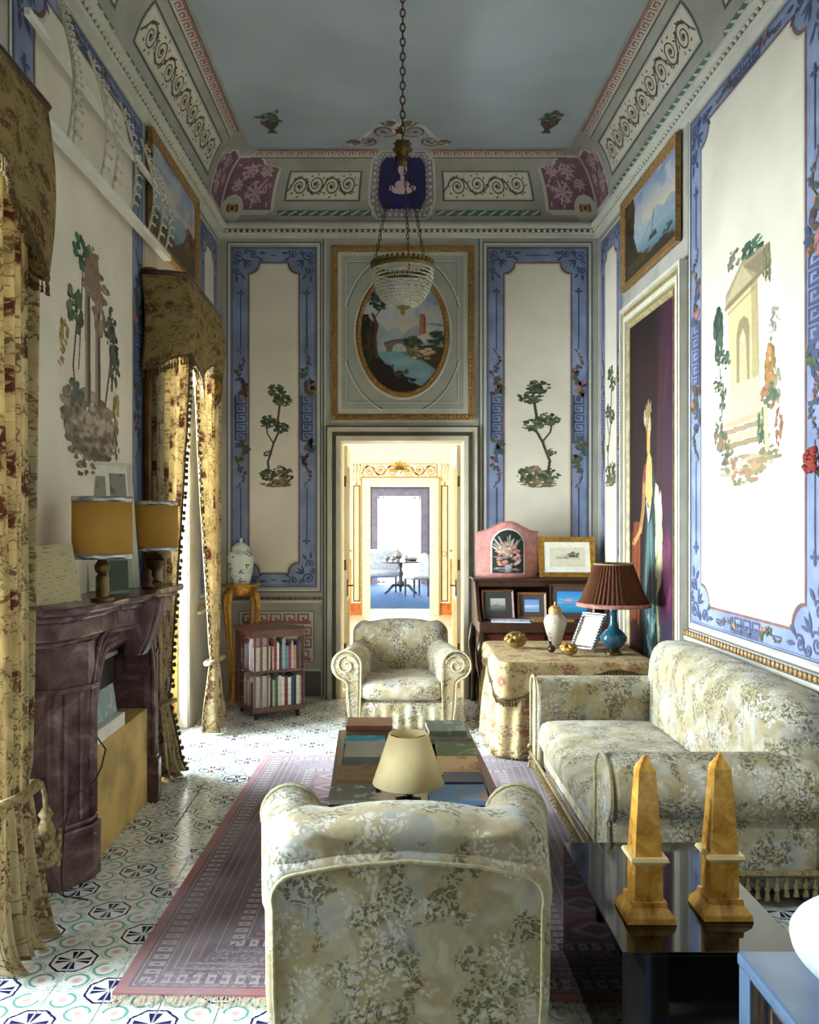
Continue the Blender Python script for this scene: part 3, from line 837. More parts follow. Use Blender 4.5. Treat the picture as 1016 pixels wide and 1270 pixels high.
# deep blue medallion with a pale bust
mx0, mx1 = bX(470), bX(527); mc = (mx0 + mx1) / 2; hw = (mx1 - mx0) / 2
def octg(f, t0, t1, m, l):
    c = .25; rows = []
    for i in range(13):
        q = i / 12; t = t0 + (t1 - t0) * q; e = min(q, 1 - q); s_ = hw * f * (1 - c * max(0, 1 - e / .2)); rows.append((t, mc - s_, mc + s_))
    o.band(rows, m, l)
octg(1.5, .05, .92, PLIGHT, 2.2); octg(1.4, .07, .90, pm('grey_lilac_paint', '#8e8c98', .8, 0, .2, 12), 2.6); octg(1.14, .14, .80, KRED, 3); octg(1.06, .16, .78, DKBL, 3.4)
for i in range(44):
    an = 2 * PI * i / 44; sx = max(-1, min(1, 1.45 * math.cos(an))); sy = max(-1, min(1, 1.45 * math.sin(an)))
    o.disc(mc + hw * 1.27 * sx, .47 + .37 * sy, .016, PLIGHT, 3.2, 6, .02)
    o.disc(mc + hw * 1.1 * sx, .47 + .318 * sy, .008, PLIGHT, 3.9, 5, .012)
for x, t, rx, ry in ((0, .60, .045, .075), (0, .70, .03, .04), (0, .51, .02, .05), (0, .42, .07, .05), (-.05, .36, .05, .03), (.05, .36, .05, .03), (0, .34, .09, .025), (-.10, .38, .03, .03), (.10, .38, .03, .03)):
    o.disc(mc + x, t, rx, MAUL, 4.2, 12, ry)
# mauve corner fields with pale scrolls and a gilt rosette
MC0 = P(336, 0, 7.6)[0]; MC1 = P(681, 0, 7.6)[0]
def corner_field(o, rows, cx, sg, L):
    o.band(rows, PLIGHT, 1); o.band([(r[0], r[1] + sg * 0 + (.012 if sg > 0 else .03), r[2] - (.03 if sg > 0 else .012)) for r in rows[1:-1]], MAUV, 2)
    q = Orn(lambda a, b, z: o.surf(a, b / .72, z)); q.mats, q.v, q.f, q.m = o.mats, o.v, o.f, o.m
    rnd = random.Random(3)
    for x, t, r in ((.30, .24, .085), (.20, .42, .07), (.36, .42, .06), (.12, .30, .05)):
        q.spiral(cx + sg * x * L, t, r, rnd.uniform(0, 6), 1.5, sg, .012, MAUL, 3, 16)
        for k in range(7): q.leaf(cx + sg * x * L, t, k * .9, r * 1.25, r * .3, MAUL, 3.4)
    for k in range(26):
        q.leaf(cx + sg * rnd.uniform(.08, .42) * L, rnd.uniform(.14, .52), rnd.uniform(0, 6), .05, .016, MAUL, 3.6)
def crows(sg, L):
    rows = []
    for i in range(15):
        t = .10 + .72 * i / 14; e = L if .15 < t < .62 else (L - .07 if t <= .15 else L * .62 * math.sqrt(max(0.02, 1 - ((t - .62) / .22) ** 2)) + .03)
        rows.append((t, e))
    return rows
LX = MC0 - XL(YB); RX = XR(YB) - MC1
corner_field(o, [(t, XL(YB) + .005, XL(YB) + e) for t, e in crows(1, LX)], XL(YB), 1, 1)
corner_field(o, [(t, XR(YB) - e, XR(YB) - .005) for t, e in crows(1, RX)], XR(YB), -1, 1)
for x in (XL(YB) + .11, XR(YB) - .11):
    o.disc(x, .17, .10, PLIGHT, 4, 18, .14); o.disc(x, .17, .055, BROWNP, 4.4, 16, .076); o.disc(x, .17, .04, GOLDL, 4.8, 9, .056); o.disc(x, .17, .016, BROWNP, 5.2, 8, .022)
o.build('painted_cove', ceiling)
for surf in (c_left, c_right):
    o, rr = cove_side(surf, 'side', [(5.1, 7.25, True), (2.6, 4.9, True), (.2, 2.4, True)])
    for a0, a1, n in ((5.24, 7.11, 9), (2.74, 4.76, 10), (.34, 2.26, 9)): rinceau(o, a0, a1, n, .315, .595)
    keyrun(o, .2, 7.25)
    corner_field(o, [(t, YB - e, YB - .005) for t, e in crows(1, .42)], YB, -1, 1)
    o.build('painted_cove', ceiling)
# ceiling crest and corner urns
o = Orn(s_ceil); cx = P(495, 0, 7.1)[0]
for sg in (-1, 1):
    for x, y, r, a, t, d in ((.27, 7.27, .10, 0, 1.5, 1), (.12, 7.08, .12, PI, 1.4, -1), (.38, 7.30, .06, 0, 1.3, -1), (.08, 6.93, .06, 0, 1.3, 1)):
        o.spiral(cx + sg * x, y, r, a if sg > 0 else PI - a, t, d * sg, .022, PDARK, 2, 18); o.spiral(cx + sg * x, y + .012, r * .9, a if sg > 0 else PI - a, t, d * sg, .012, PINKP, 2.4, 18)
    o.stroke([(cx + sg * .03, 6.88), (cx + sg * .2, 7.0), (cx + sg * .3, 7.2), (cx + sg * .42, 7.34)], [.02, .03, .035, .015], IVORY, 1.6)
    for k in range(8): o.leaf(cx + sg * (.06 + .045 * k), 7.05 + .04 * k, sg * .6 + k, .08, .03, MAUL, 2.8)
o.disc(cx, 7.05, .06, IVORY, 2, 14, .12); o.disc(cx, 7.06, .035, BROWNP, 2.6, 10, .07)
for px in (336, 680):
    x = P(px, 0, 7.0)[0]
    o.fan([(x - .045, 7.12), (x + .045, 7.12), (x + .02, 7.05), (x + .075, 6.95), (x + .07, 6.9), (x - .07, 6.9), (x - .075, 6.95), (x - .02, 7.05)], BROWNP, 2)
    rnd = random.Random(px)
    for k in range(26): o.leaf(x + rnd.uniform(-.06, .08), rnd.uniform(6.76, 6.92), rnd.uniform(0, 6), .07, .035, rnd.choice([LEAFP, GREEN, LEAFP, PDARK]), 2.4 + .05 * k)
o.build('painted_crest', ceiling)
# ================================================================== door casing, pictures on the walls
mb = MB()
def casing(mb, x0, x1, z1, t, d, mi, y=YB):
    mb.box(x0 - t, y - d, .0, x0, y, z1 + t, mi); mb.box(x1, y - d, .0, x1 + t, y, z1 + t, mi); mb.box(x0, y - d, z1, x1, y, z1 + t, mi)
casing(mb, DX0, DX1, DZ, .03, .02, 0); casing(mb, DX0 - .03, DX1 + .03, DZ + .03, .035, .035, 1); casing(mb, DX0 - .065, DX1 + .065, DZ + .065, .045, .02, 0); casing(mb, DX0 - .11, DX1 + .11, DZ + .11, .012, .04, 1)
# lining of the opening
mb.box(DX0, YB, 0, DX0 + .012, YB + .34, DZ, 0); mb.box(DX1 - .012, YB, 0, DX1, YB + .34, DZ, 0); mb.box(DX0, YB, DZ - .012, DX1, YB + .34, DZ, 0)
struct(mb.build('trim_9', [IVORY, pm('dark_olive_paint', '#4a4331', .5, 0, .2, 8)]))
# two leaves folded open into the next room
def leaf(name, x0, sg, x_open):
    o = struct(link(bpy.data.objects.new(name, None))); o.location = (x0, YB + .36, 0); o.rotation_euler = (0, 0, 0)
    MB().box(0 if sg > 0 else -.04, 0, .02, .04 if sg > 0 else 0, .55, DZ - .02).build('leaf', CREAMP, o, bevel=.004)
    m = MB()
    for z0, z1 in ((.15, .85), (1.0, 2.15)):
        m.box(.04 * sg - (.004 if sg < 0 else -.000), .08, z0, .04 * sg + (.004 if sg > 0 else 0), .47, z1)
    m.build('panel_moulding', GOLDL, o)
    MB().box(.04 * sg, .0, .9, .05 * sg, .06, 1.06).build('lock_plate', OLDG, o)
    m = MB(); m.tube([(.04 * sg, .05, 1.0), (.09 * sg, .05, 1.0), (.09 * sg, .13, 1.0)], .009, 8); m.build('handle', OLDG, o, smooth=40)
    for z in (.4, 1.2, 2.0): MB().lathe([(.001, -.05), (.012, -.05), (.012, .05), (.001, .05)], (.02 * sg, -.01, z), 10).build('hinge', OLDG, o, smooth=40)
    return o
leaf('door_1', DX0 + .012, 1, 0); leaf('door_2', DX1 - .012, -1, 0)

# fresco helpers ---------------------------------------------------
GR = ['#3f4d36', '#55614a', '#2f3b2b', '#6d7152']; GR2 = ['#4a5b45', '#6a7458', '#8a855f', '#39463a']
BRN = ['#6a5440', '#8a7256', '#4f4030', '#a08a6c']
def fresco_tree(mirror, seed):
    """slender tree on a rock: 0..1 wide, 0..2.9 high"""
    c = Canvas(0, 0, 1, 2.95, 84, None, seed)
    f = (lambda x: 1 - x) if mirror else (lambda x: x)
    c.foliage(f(.5), .22, .42, .10, 50, ['#7d7358', '#9b8e6e', '#5e5a42'], .25); c.foliage(f(.6), .42, .26, .26, 60, ['#8f7d5c', '#6f634a', '#a59673', '#5b5138'], .22)
    c.foliage(f(.26), .45, .22, .16, 30, GR, .3); c.foliage(f(.8), .42, .16, .22, 30, GR, .28)
    tr = [(f(.3), .5), (f(.26), .8), (f(.34), 1.05), (f(.42), 1.3), (f(.56), 1.6), (f(.55), 2.0), (f(.62), 2.5)]
    c.line(tr, .07, '#4f4434'); c.line([(f(.42), 1.3), (f(.25), 1.55), (f(.22), 1.75)], .05, '#4f4434'); c.line([(f(.5), 1.5), (f(.75), 1.7)], .04, '#4f4434')
    for x, y, rx, ry in ((.28, 1.88, .24, .16), (.62, 1.72, .22, .15), (.5, 2.72, .24, .17), (.68, 2.45, .26, .15), (.25, 1.02, .12, .09)):
        c.foliage(f(x), y, rx, ry, 55, GR, .26)
    return c
def put_fresco(c, name, surf, a0, a1, b0, b1, wall, off=.0065):
    x0, y0, x1, y1 = c.e
    return c.build(name, lambda x, y: surf(a0 + (a1 - a0) * (x - x0) / (x1 - x0), b0 + (b1 - b0) * (y - y0) / (y1 - y0), off), wall)
put_fresco(fresco_tree(False, 3), 'fresco_tree', s_back, bX(321), bX(365), bZ(610), bZ(474), wall_back)
put_fresco(fresco_tree(True, 5), 'fresco_tree', s_back, bX(639), bX(697), bZ(610), bZ(469), wall_back)
put_fresco(fresco_tree(True, 8), 'fresco_tree', s_right, 7.12, 7.48, bZ(612), bZ(462), wall_right)
put_fresco(fresco_tree(False, 9), 'fresco_tree', s_left, 7.12, 7.48, bZ(612), bZ(462), wall_left)
# ruined columns (left wall)
c = Canvas(0, 0, 1, 1.42, 190, None, 11)
c.foliage(.48, .30, .38, .18, 120, ['#8c7f70', '#a39686', '#6f6458', '#b9ac9a', '#7b6d60'], .22); c.foliage(.5, .14, .3, .12, 70, ['#7d7264', '#988b7b', '#5f564b'], .2)
c.foliage(.22, .36, .17, .14, 50, ['#8c7f70', '#a39686', '#70655a'], .25); c.foliage(.36, .03, .08, .06, 20, ['#5f564b', '#7d7264'], .3)
for k in range(30): c.blob(.2 + .6 * c.rs.rand(), .12 + .3 * c.rs.rand(), .05, .02, ['#c4b8a6', '#574c42'][k % 2], .6, .6)
for x, w_ in ((.44, .085), (.60, .085)):
    top = 1.16
    c.line([(x, .44), (x - .01, top)], w_, '#7a6a5c'); c.line([(x + .02, .44), (x + .01, top)], w_ * .3, '#54473c'); c.line([(x - .025, .44), (x - .035, top)], w_ * .22, '#a8998a')
c.foliage(.55, 1.14, .2, .1, 50, ['#8a7564', '#a38c78', '#6c5c4e'], .25); c.foliage(.62, 1.02, .12, .16, 45, ['#8a7564', '#7b6b5d', '#a38c78'], .25); c.poly([(.36, 1.1), (.66, 1.08), (.6, 1.3), (.46, 1.33)], '#8e7866', .9)
c.foliage(.5, 1.28, .1, .1, 24, ['#9a8069', '#7b6858'], .3)
c.foliage(.33, 1.26, .1, .09, 36, ['#3f6a5c', '#55806d', '#2f5247'], .3); c.line([(.36, 1.2), (.34, .95), (.3, .6)], .018, '#6b5f50')
c.foliage(.25, .92, .11, .12, 40, ['#566b52', '#41543f', '#6f8068'], .28); c.line([(.27, .85), (.22, .6), (.27, .42)], .022, '#5b5040')
for x, y in ((.84, .98), (.88, .82), (.9, .72), (.8, .9)): c.foliage(x, y, .08, .09, 24, ['#4c5146', '#63675a', '#363b33'], .32)
c.line([(.72, .45), (.82, .75), (.86, .85)], .03, '#6d6250'); c.foliage(.86, .68, .07, .12, 24, ['#4c5146', '#63675a'], .3)
c.foliage(.1, .74, .06, .09, 22, ['#a58f4e', '#b9a36a', '#8a7a44'], .32); c.foliage(.06, .62, .05, .05, 14, ['#b98d7c', '#a5786c'], .35)
c.foliage(.92, .42, .07, .12, 26, ['#a08a52', '#7d7048', '#b59e66'], .3); c.line([(.86, .25), (.9, .5)], .012, '#6b5f3f'); c.foliage(.9, .22, .07, .1, 20, GR2, .3)
c.foliage(.26, .44, .1, .09, 26, ['#5d6a5c', '#495548'], .3)
put_fresco(c, 'fresco_ruin', s_left, 4.07, 5.0, 1.86, 3.16, wall_left)
# little temple (right wall); canvas x runs left to right as seen from inside the room
c = Canvas(0, 0, 1, 1.5, 190, None, 12)
c.poly([(.3, .36), (.28, 1.12), (.68, 1.2), (.72, .38)], '#d8c896'); c.poly([(.62, .38), (.60, 1.18), (.68, 1.2), (.72, .38)], '#b9a878'); c.poly([(.26, .36), (.28, .6), (.72, .62), (.74, .38)], '#dcc9a2')
c.poly([(.24, 1.1), (.24, 1.2), (.5, 1.36), (.84, 1.34), (.8, 1.2), (.66, 1.17)], '#a8987a'); c.poly([(.24, 1.14), (.48, 1.32), (.62, 1.20)], '#c4b48c'); c.poly([(.5, 1.3), (.82, 1.33), (.7, 1.2)], '#8f8064')
c.line([(.24, 1.11), (.66, 1.19), (.8, 1.22)], .03, '#8f7f60'); c.line([(.27, 1.07), (.66, 1.14)], .012, '#a5946c')
c.poly([(.40, .62), (.40, .92), (.44, .99), (.50, 1.01), (.56, .98), (.58, .92), (.58, .62)], '#9b8a68'); c.poly([(.44, .62), (.44, .88), (.49, .94), (.53, .88), (.55, .62)], '#cbb892'); c.blob(.49, .88, .035, .04, '#d8c8a6')
for k in range(4): c.line([(.24 - .02 * k, .38 - .045 * k), (.76 + .02 * k, .40 - .045 * k)], .036, ['#c0aa86', '#a58f70', '#c7b392', '#9a8466'][k])
c.foliage(.5, .12, .36, .06, 40, ['#b9a688', '#d3c4a8', '#9c8a6a'], .3)
for x, y, rx, ry, n, cols in ((.13, .98, .07, .16, 60, ['#3f5345', '#52665a', '#2f4136']), (.22, .80, .09, .06, 30, ['#3f5345', '#5d6f5c']), (.12, .66, .08, .05, 20, ['#46583f', '#5f6f52']), (.2, .56, .05, .09, 24, ['#3f5345', '#6a7a5a']),
                              (.14, .34, .07, .1, 30, ['#54664f', '#8a6a58', '#6f7f62']), (.22, .26, .09, .08, 30, ['#8a6a58', '#54664f', '#a3715f']), (.3, .16, .1, .07, 30, ['#3f5a4a', '#647a5c', '#9a6f58']),
                              (.62, .08, .14, .06, 36, ['#a3795c', '#8a8a62', '#b98d70', '#6f7a55']), (.82, .16, .12, .05, 24, ['#7a7f58', '#9a8a62']), (.44, .05, .1, .05, 24, ['#a3715f', '#7a7f58']), (.36, 1.38, .09, .07, 20, ['#8f8a78', '#6d7260']),
                              (.62, 1.38, .13, .05, 36, ['#4a6650', '#5f7a5c', '#36503f']), (.8, 1.22, .05, .12, 30, ['#6a6a50', '#85805f']), (.9, .92, .06, .06, 16, ['#8d9088', '#a5a698']), (.86, .84, .05, .05, 12, ['#8d9088', '#b0b0a4']),
                              (.84, .62, .06, .14, 44, ['#b98a52', '#c79c68', '#a0763f', '#8a7a4a']), (.92, .52, .05, .1, 20, ['#8a8a70', '#a59a80']), (.82, .48, .1, .07, 36, ['#5f7355', '#b07a5c', '#4a6248']), (.94, .3, .05, .1, 24, ['#a3785c', '#8a6248']), (.74, .32, .06, .1, 28, ['#54704f', '#3f5a42'])):
    c.foliage(x, y, rx, ry, n, cols, .3)
c.line([(.14, .85), (.18, .55), (.2, .25)], .012, '#5b5a3f'); c.line([(.78, .42), (.8, .2)], .05, '#cbb898')
put_fresco(c, 'fresco_temple', s_right, 5.10, 4.17, 1.82, 3.2, wall_right)

# ------------------------------------------------------------------ framed landscapes and the portrait
def landscape(w, x1, y1, seed, tower=True):
    c = Canvas(0, 0, x1, y1, w, '#8a9ab0', seed)
    H = y1
    c.grad([(0, '#3a4a52'), (.25 * H, '#6f8c98'), (.42 * H, '#9aa9ae'), (.52 * H, '#c9bd9e'), (.66 * H, '#b9b7b0'), (H, '#7f93b4')])
    n = c.n2(7); c.put(np.clip((n - .5) * 3, 0, .8) * (c.Y > .52 * H), '#b9bcc2'); n = c.n2(9); c.put(np.clip((n - .6) * 3, 0, .5) * (c.Y > .6 * H), '#6f86b3')
    for x, hgt, col in ((.2, .60, '#93a3b5'), (.42, .55, '#a3b0bc'), (.66, .57, '#8c9db0'), (.9, .54, '#8a99a8')):
        c.poly([(x * x1 - .3 * x1, .38 * H), (x * x1 - .08 * x1, hgt * H * .94), (x * x1, hgt * H), (x * x1 + .1 * x1, hgt * H * .9), (x * x1 + .3 * x1, .38 * H)], col, .85)
    return c
c = landscape(170, 1, 1.36, 21)
H = 1.36
c.poly([(.28, .47), (.28, .58), (.45, .62), (.62, .60), (.62, .47)], '#7d6a60'); c.poly([(.28, .57), (.45, .615), (.62, .595), (.62, .58), (.45, .597), (.28, .552)], '#5f5048')
c.blob(.46, .49, .085, .075, '#b4bcb8', .08); c.blob(.26, .49, .05, .06, '#b4b4a6', .1); c.poly([(.2, .2), (.2, .47), (.62, .47), (.7, .36), (.95, .25), (1, .1), (.6, 0), (.2, .05)], '#7d9fa8')
c.blob(.5, .35, .2, .06, '#97b8bd', .7, .7); c.blob(.75, .2, .15, .05, '#93b4c0', .7, .6)
c.poly([(.695, .66), (.695, .87), (.775, .87), (.775, .66)], '#a8705a'); c.poly([(.745, .66), (.745, .87), (.775, .87), (.775, .66)], '#8a5646'); c.poly([(.71, .87), (.71, .90), (.76, .90), (.76, .87)], '#96624f'); c.poly([(.68, .57), (.68, .65), (.76, .68), (.88, .63), (.88, .57)], '#c9c0ae')
c.foliage(.62, .58, .1, .07, 50, ['#3f4a30', '#54603c', '#2f3826'], .3); c.foliage(.92, .62, .12, .08, 50, ['#3f5242', '#54685a', '#2f4034'], .3); c.foliage(.88, .78, .12, .02, 20, ['#8a9092', '#767f82'], .4)
c.poly([(.55, .46), (.66, .53), (.85, .55), (1, .5), (1, .2), (.86, .28), (.72, .38), (.6, .40)], '#4f3c28'); c.foliage(.72, .45, .13, .07, 30, ['#c9a88c', '#b08c70', '#d3b99c', '#7a5c42'], .3); c.foliage(.6, .45, .08, .04, 20, ['#8a8a4f', '#6d7040'], .35)
c.poly([(0, 0), (0, .9), (.1, .9), (.16, .6), (.22, .42), (.3, .33), (.38, .3), (.42, .2), (.5, .22), (.58, .12), (.7, .08), (.8, 0)], '#2c231a'); c.foliage(.08, .62, .1, .25, 90, ['#26291c', '#33361f', '#1d1f16', '#4a3a24'], .3)
c.line([(.2, .4), (.17, .6), (.2, .78), (.15, .9)], .035, '#5a3c26'); c.line([(.17, .86), (.24, .95), (.28, 1.05)], .014, '#4f3a28')
for x, y in ((.2, 1.12), (.28, 1.05), (.23, 1.0), (.14, 1.08)): c.foliage(x, y, .07, .06, 28, ['#2f3a24', '#3f4a2e', '#232b1c'], .32)
c.foliage(.44, .2, .09, .05, 30, ['#2f2a24', '#3f3a30', '#5a4636'], .3); c.blob(.38, .3, .02, .035, '#4a5a68'); c.blob(.545, .24, .03, .04, '#6a4a36'); c.foliage(.5, .12, .16, .06, 40, ['#231d16', '#33291d'], .3)
m_ = ((c.X - .5) / .5) ** 2 + ((c.Y - .68) / .68) ** 2 < 1.0
oval = thing('oval_landscape_painting', 'oval landscape painting with bridge and tower in a gilt frame above the doorway', 'painting', (ox, YB - .006, oz))
rx, rz = orx * .88, orz * .90
c.build('canvas', lambda x, y: ((x - .5) * 2 * rx, -.012, (y - .68) / .68 * rz), oval, m_)
mb = MB()
def oring(f0, f1, d0, d1, n=64):
    def fn(u, v):
        a = 2 * PI * u; th = v * PI; f = f0 + (f1 - f0) * v; return (orx * f * math.cos(a), -.006 - d0 - d1 * math.sin(th), (orz + (f - 1) * orx) * f / f * math.sin(a))
    mb.grid(fn, n, 6, 0, True)
oring(.86, .96, .008, .022); mb.build('gilt_frame', GILTP, oval, smooth=True)
mb = MB(); oring(.96, 1.02, .0, .016); mb.build('outer_moulding', IVORY, oval, smooth=True)
mb = MB()
for i in range(90):
    a = 2 * PI * i / 90; mb.ball((orx * .91 * math.cos(a), -.036, (orz - .09 * orx) * math.sin(a)), (.014, .008, .014), 6, 4)
mb.build('carved_beads', GILT, oval, smooth=True)
# gilt square surround of the overdoor
sq = thing('overdoor_frame', 'square carved gilt frame surrounding the oval painting above the doorway', 'frame', (0, YB - .006, 0))
mb = MB(); rectframe(mb, bX(411.7), bZ(521), bX(587.8), bZ(305.5), .055, .03); mb.build('moulding', GILTP, sq, bevel=.004)
mb = MB(); n = 34
for i in range(n):
    t = (i + .5) / n; x = bX(411.7) + t * (bX(587.8) - bX(411.7))
    for z in (bZ(521) + .03, bZ(305.5) - .03): mb.leafx = None; mb.ball((x, -.026, z), (.016, .008, .013), 6, 4)
for i in range(40):
    z = bZ(521) + (i + .5) / 40 * (bZ(305.5) - bZ(521))
    for x in (bX(411.7) + .03, bX(587.8) - .03): mb.ball((x, -.026, z), (.013, .008, .016), 6, 4)
mb.build('carving', GILT, sq, smooth=True)
# overdoor pictures on the side walls
def side_pic(X, sg, y0, y1, z0, z1, cv, name, label, fw=.06, fm=None):
    ym = (y0 + y1) / 2; ang = math.atan2(X(y1) - X(y0), y1 - y0)
    o = thing(name, label, 'painting', (X(ym) + sg * .012, ym, 0)); o.rotation_euler = (0, 0, (R(90) if sg > 0 else R(-90)) - ang)
    hw_ = (y1 - y0) / 2
    mb = MB(); rectframe(mb, -hw_, z0, hw_, z1, fw, .04); mb.build('frame' if fm else 'gilt_frame', fm or GILTP, o, bevel=.004)
    e = cv.e
    cv.build('canvas', lambda x, y: (-hw_ + fw * .8 + (x - e[0]) / (e[2] - e[0]) * 2 * (hw_ - fw * .8), -.012, z0 + fw * .8 + (y - e[1]) / (e[3] - e[1]) * (z1 - z0 - 1.6 * fw)), o)
    return o
c = landscape(120, 1, .62, 22)
c.poly([(.22, .3), (.26, .45), (.3, .5), (.34, .46), (.4, .3)], '#a9b4bc', .8); c.grad
c.poly([(0, 0), (0, .62), (.16, .62), (.22, .5), (.2, .3), (.28, .16), (.5, .08), (.8, .1), (1, .04), (1, 0)], '#3d3226'); c.foliage(.09, .48, .12, .16, 70, ['#3a2e20', '#4d3d28', '#2a241a', '#5a4a30'], .3); c.foliage(.3, .1, .2, .06, 30, ['#4d4630', '#3a3626'], .3); c.line([(.56, .18), (.6, .36)], .012, '#4a4438'); c.poly([(.5, .16), (.66, .16), (.64, .2), (.52, .19)], '#44403a'); c.foliage(.85, .1, .1, .05, 20, ['#3a3e34', '#50503c'], .3)
side_pic(XR, -1, 5.58, 6.86, 3.47, 4.19, c, 'harbour_painting', 'gilt framed landscape with blue sea and dark cliff above the tall portrait')
c = landscape(120, 1, .62, 25)
c.poly([(0, 0), (0, .12), (.3, .16), (.5, .1), (.7, .2), (.84, .34), (.9, .3), (1, .35), (1, 0)], '#5a4a3a'); c.foliage(.85, .22, .12, .12, 50, ['#6a4f3f', '#8a6450', '#4a3a2e'], .3); c.foliage(.15, .12, .16, .08, 30, ['#4a4a38', '#5a5a44'], .3)
side_pic(XL, 1, 5.5, 6.78, 3.47, 4.19, c, 'lake_painting', 'gilt framed landscape with pale blue sky above the curtained window')
# tall portrait in its door-like casing
PY0, PY1, PZ0, PZ1 = 5.63, 6.70, .32, 3.17
c = Canvas(0, 0, 1.12, 2.85, 170, '#1d0f12', 31)
n = c.n2(6); c.put(np.clip((n - .45) * 1.6, 0, .5), '#32181c'); c.put(np.clip((c.X - .66) / .2, 0, 1) * np.clip((c.Y - .2) / .6, 0, 1) * .5, '#4a1f3e'); c.line([(.8, 2.6), (.72, 1.6)], .05, '#4f2a20', .5); c.line([(.98, 2.5), (.86, 2.1)], .03, '#5a3626', .5)
c.poly([(.7, 0), (.74, 1.1), (1.12, 1.5), (1.12, 0)], '#2c1c36'); c.poly([(.78, .6), (.8, 1.05), (.95, 1.3), (1.08, 1.1), (1.05, .7), (.9, .55)], '#481838'); c.foliage(.92, .95, .12, .25, 40, ['#561e40', '#42142e', '#6a2c4e'], .3)
for k in range(9): c.line([(.02 + .03 * k, .5 + .05 * c.rs.rand()), (.08 + .025 * k, 1.15), (.12 + .02 * k, 1.28)], .03, ['#6a2c18', '#8a4424', '#4f2012', '#9c5a34'][k % 4], .9)
c.poly([(.02, .0), (.02, .5), (.3, .5), (.34, 0)], '#3a1c16')
c.poly([(.38, .05), (.34, .6), (.40, 1.1), (.46, 1.5), (.62, 1.55), (.72, 1.2), (.80, .6), (.9, .05)], '#2c3c40')
for k in range(26):
    t = k / 25; c.line([(.40 + .45 * t, .08 + .1 * c.rs.rand()), (.43 + .25 * t, .9), (.5 + .1 * t, 1.35)], .02, ['#3f5c60', '#1d2a30', '#5a7a7c', '#2f484e', '#7d9890'][c.rs.randint(5)], .7)
c.foliage(.62, .35, .18, .3, 60, ['#5c8488', '#2f4a50', '#8fb0ac', '#24363c'], .16)
c.poly([(.58, 1.62), (.74, 1.55), (.84, 1.2), (.8, .85), (.7, .75), (.72, 1.1), (.66, 1.4)], '#d8cfa6'); c.foliage(.75, 1.15, .08, .35, 50, ['#efe6c4', '#c2b68a', '#a89a70', '#e3d8b0'], .25); c.line([(.7, .75), (.74, .45)], .05, '#c2b68a', .8)
c.poly([(.40, 1.35), (.36, 1.62), (.46, 1.78), (.58, 1.76), (.68, 1.6), (.62, 1.35), (.52, 1.28)], '#2a3234'); c.poly([(.42, 1.5), (.44, 1.72), (.5, 1.84), (.58, 1.76), (.6, 1.5), (.52, 1.4)], '#c9a468'); c.poly([(.34, 1.6), (.40, 1.74), (.44, 1.7), (.40, 1.45), (.34, 1.36)], '#8a3434')
c.line([(.39, 1.56), (.36, 1.38), (.30, 1.24)], .075, '#a87c4c'); c.line([(.30, 1.24), (.2, 1.17), (.14, 1.14)], .05, '#b98c58'); c.line([(.37, 1.5), (.34, 1.36), (.29, 1.26)], .02, '#8a6038'); c.foliage(.11, 1.13, .04, .03, 10, ['#c89a64', '#a87c4c'], .4)
c.line([(.45, 1.45), (.5, 1.3), (.56, 1.45)], .02, '#d8d0b0'); c.blob(.5, 1.36, .03, .05, '#d8d4c0')
c.line([(.5, 1.84), (.5, 1.95)], .08, '#c9985c'); c.blob(.5, 2.02, .062, .10, '#d3a468', .15); c.foliage(.46, 2.06, .06, .1, 20, ['#a89878', '#c4b898', '#7a6a50'], .4); c.blob(.53, 2.0, .035, .07, '#dcb27c', .3)
c.blob(.535, 2.04, .008, .008, '#3a2418'); c.blob(.505, 2.04, .008, .008, '#3a2418'); c.line([(.525, 1.965), (.545, 1.965)], .01, '#8a3a2c'); c.line([(.525, 2.03), (.53, 1.99)], .008, '#a87848'); c.blob(.47, 1.98, .02, .07, '#8a6238', .6, .7); c.poly([(.44, 2.1), (.43, 2.19), (.46, 2.16), (.5, 2.22), (.53, 2.16), (.57, 2.20), (.56, 2.1)], '#8f8058'); c.line([(.42, 2.12), (.57, 2.12)], .025, '#8a7848')
side_pic(XR, -1, PY0, PY1, PZ0, PZ1, c, 'tall_portrait', 'tall dark portrait of a standing woman in crown and blue gown on the right wall', .03, pm('worn_beige_gilt', '#a3946c', .5, .1, .25, 20))
mb = MB()
for k, (e, d, mi) in enumerate(((.035, .03, 1), (.075, .05, 0), (.125, .03, 1), (.15, .06, 0))):
    e0 = [0, .035, .075, .125][k]
    for y0, y1, z0, z1 in ((PY0 - e, PY0 - e0, 0, PZ1 + e), (PY1 + e0, PY1 + e, 0, PZ1 + e), (PY0 - e0, PY1 + e0, PZ1 + e0, PZ1 + e)):
        a, b = XR(y0), XR(y1); mb.hexa([(a - d, y0, z0), (a, y0, z0), (b, y1, z0), (b - d, y1, z0), (a - d, y0, z1), (a, y0, z1), (b, y1, z1), (b - d, y1, z1)], mi)
struct(mb.build('trim_10', [IVORY, pm('olive_gilt_paint', '#8a7a48', .5, .1, .2, 8)]))

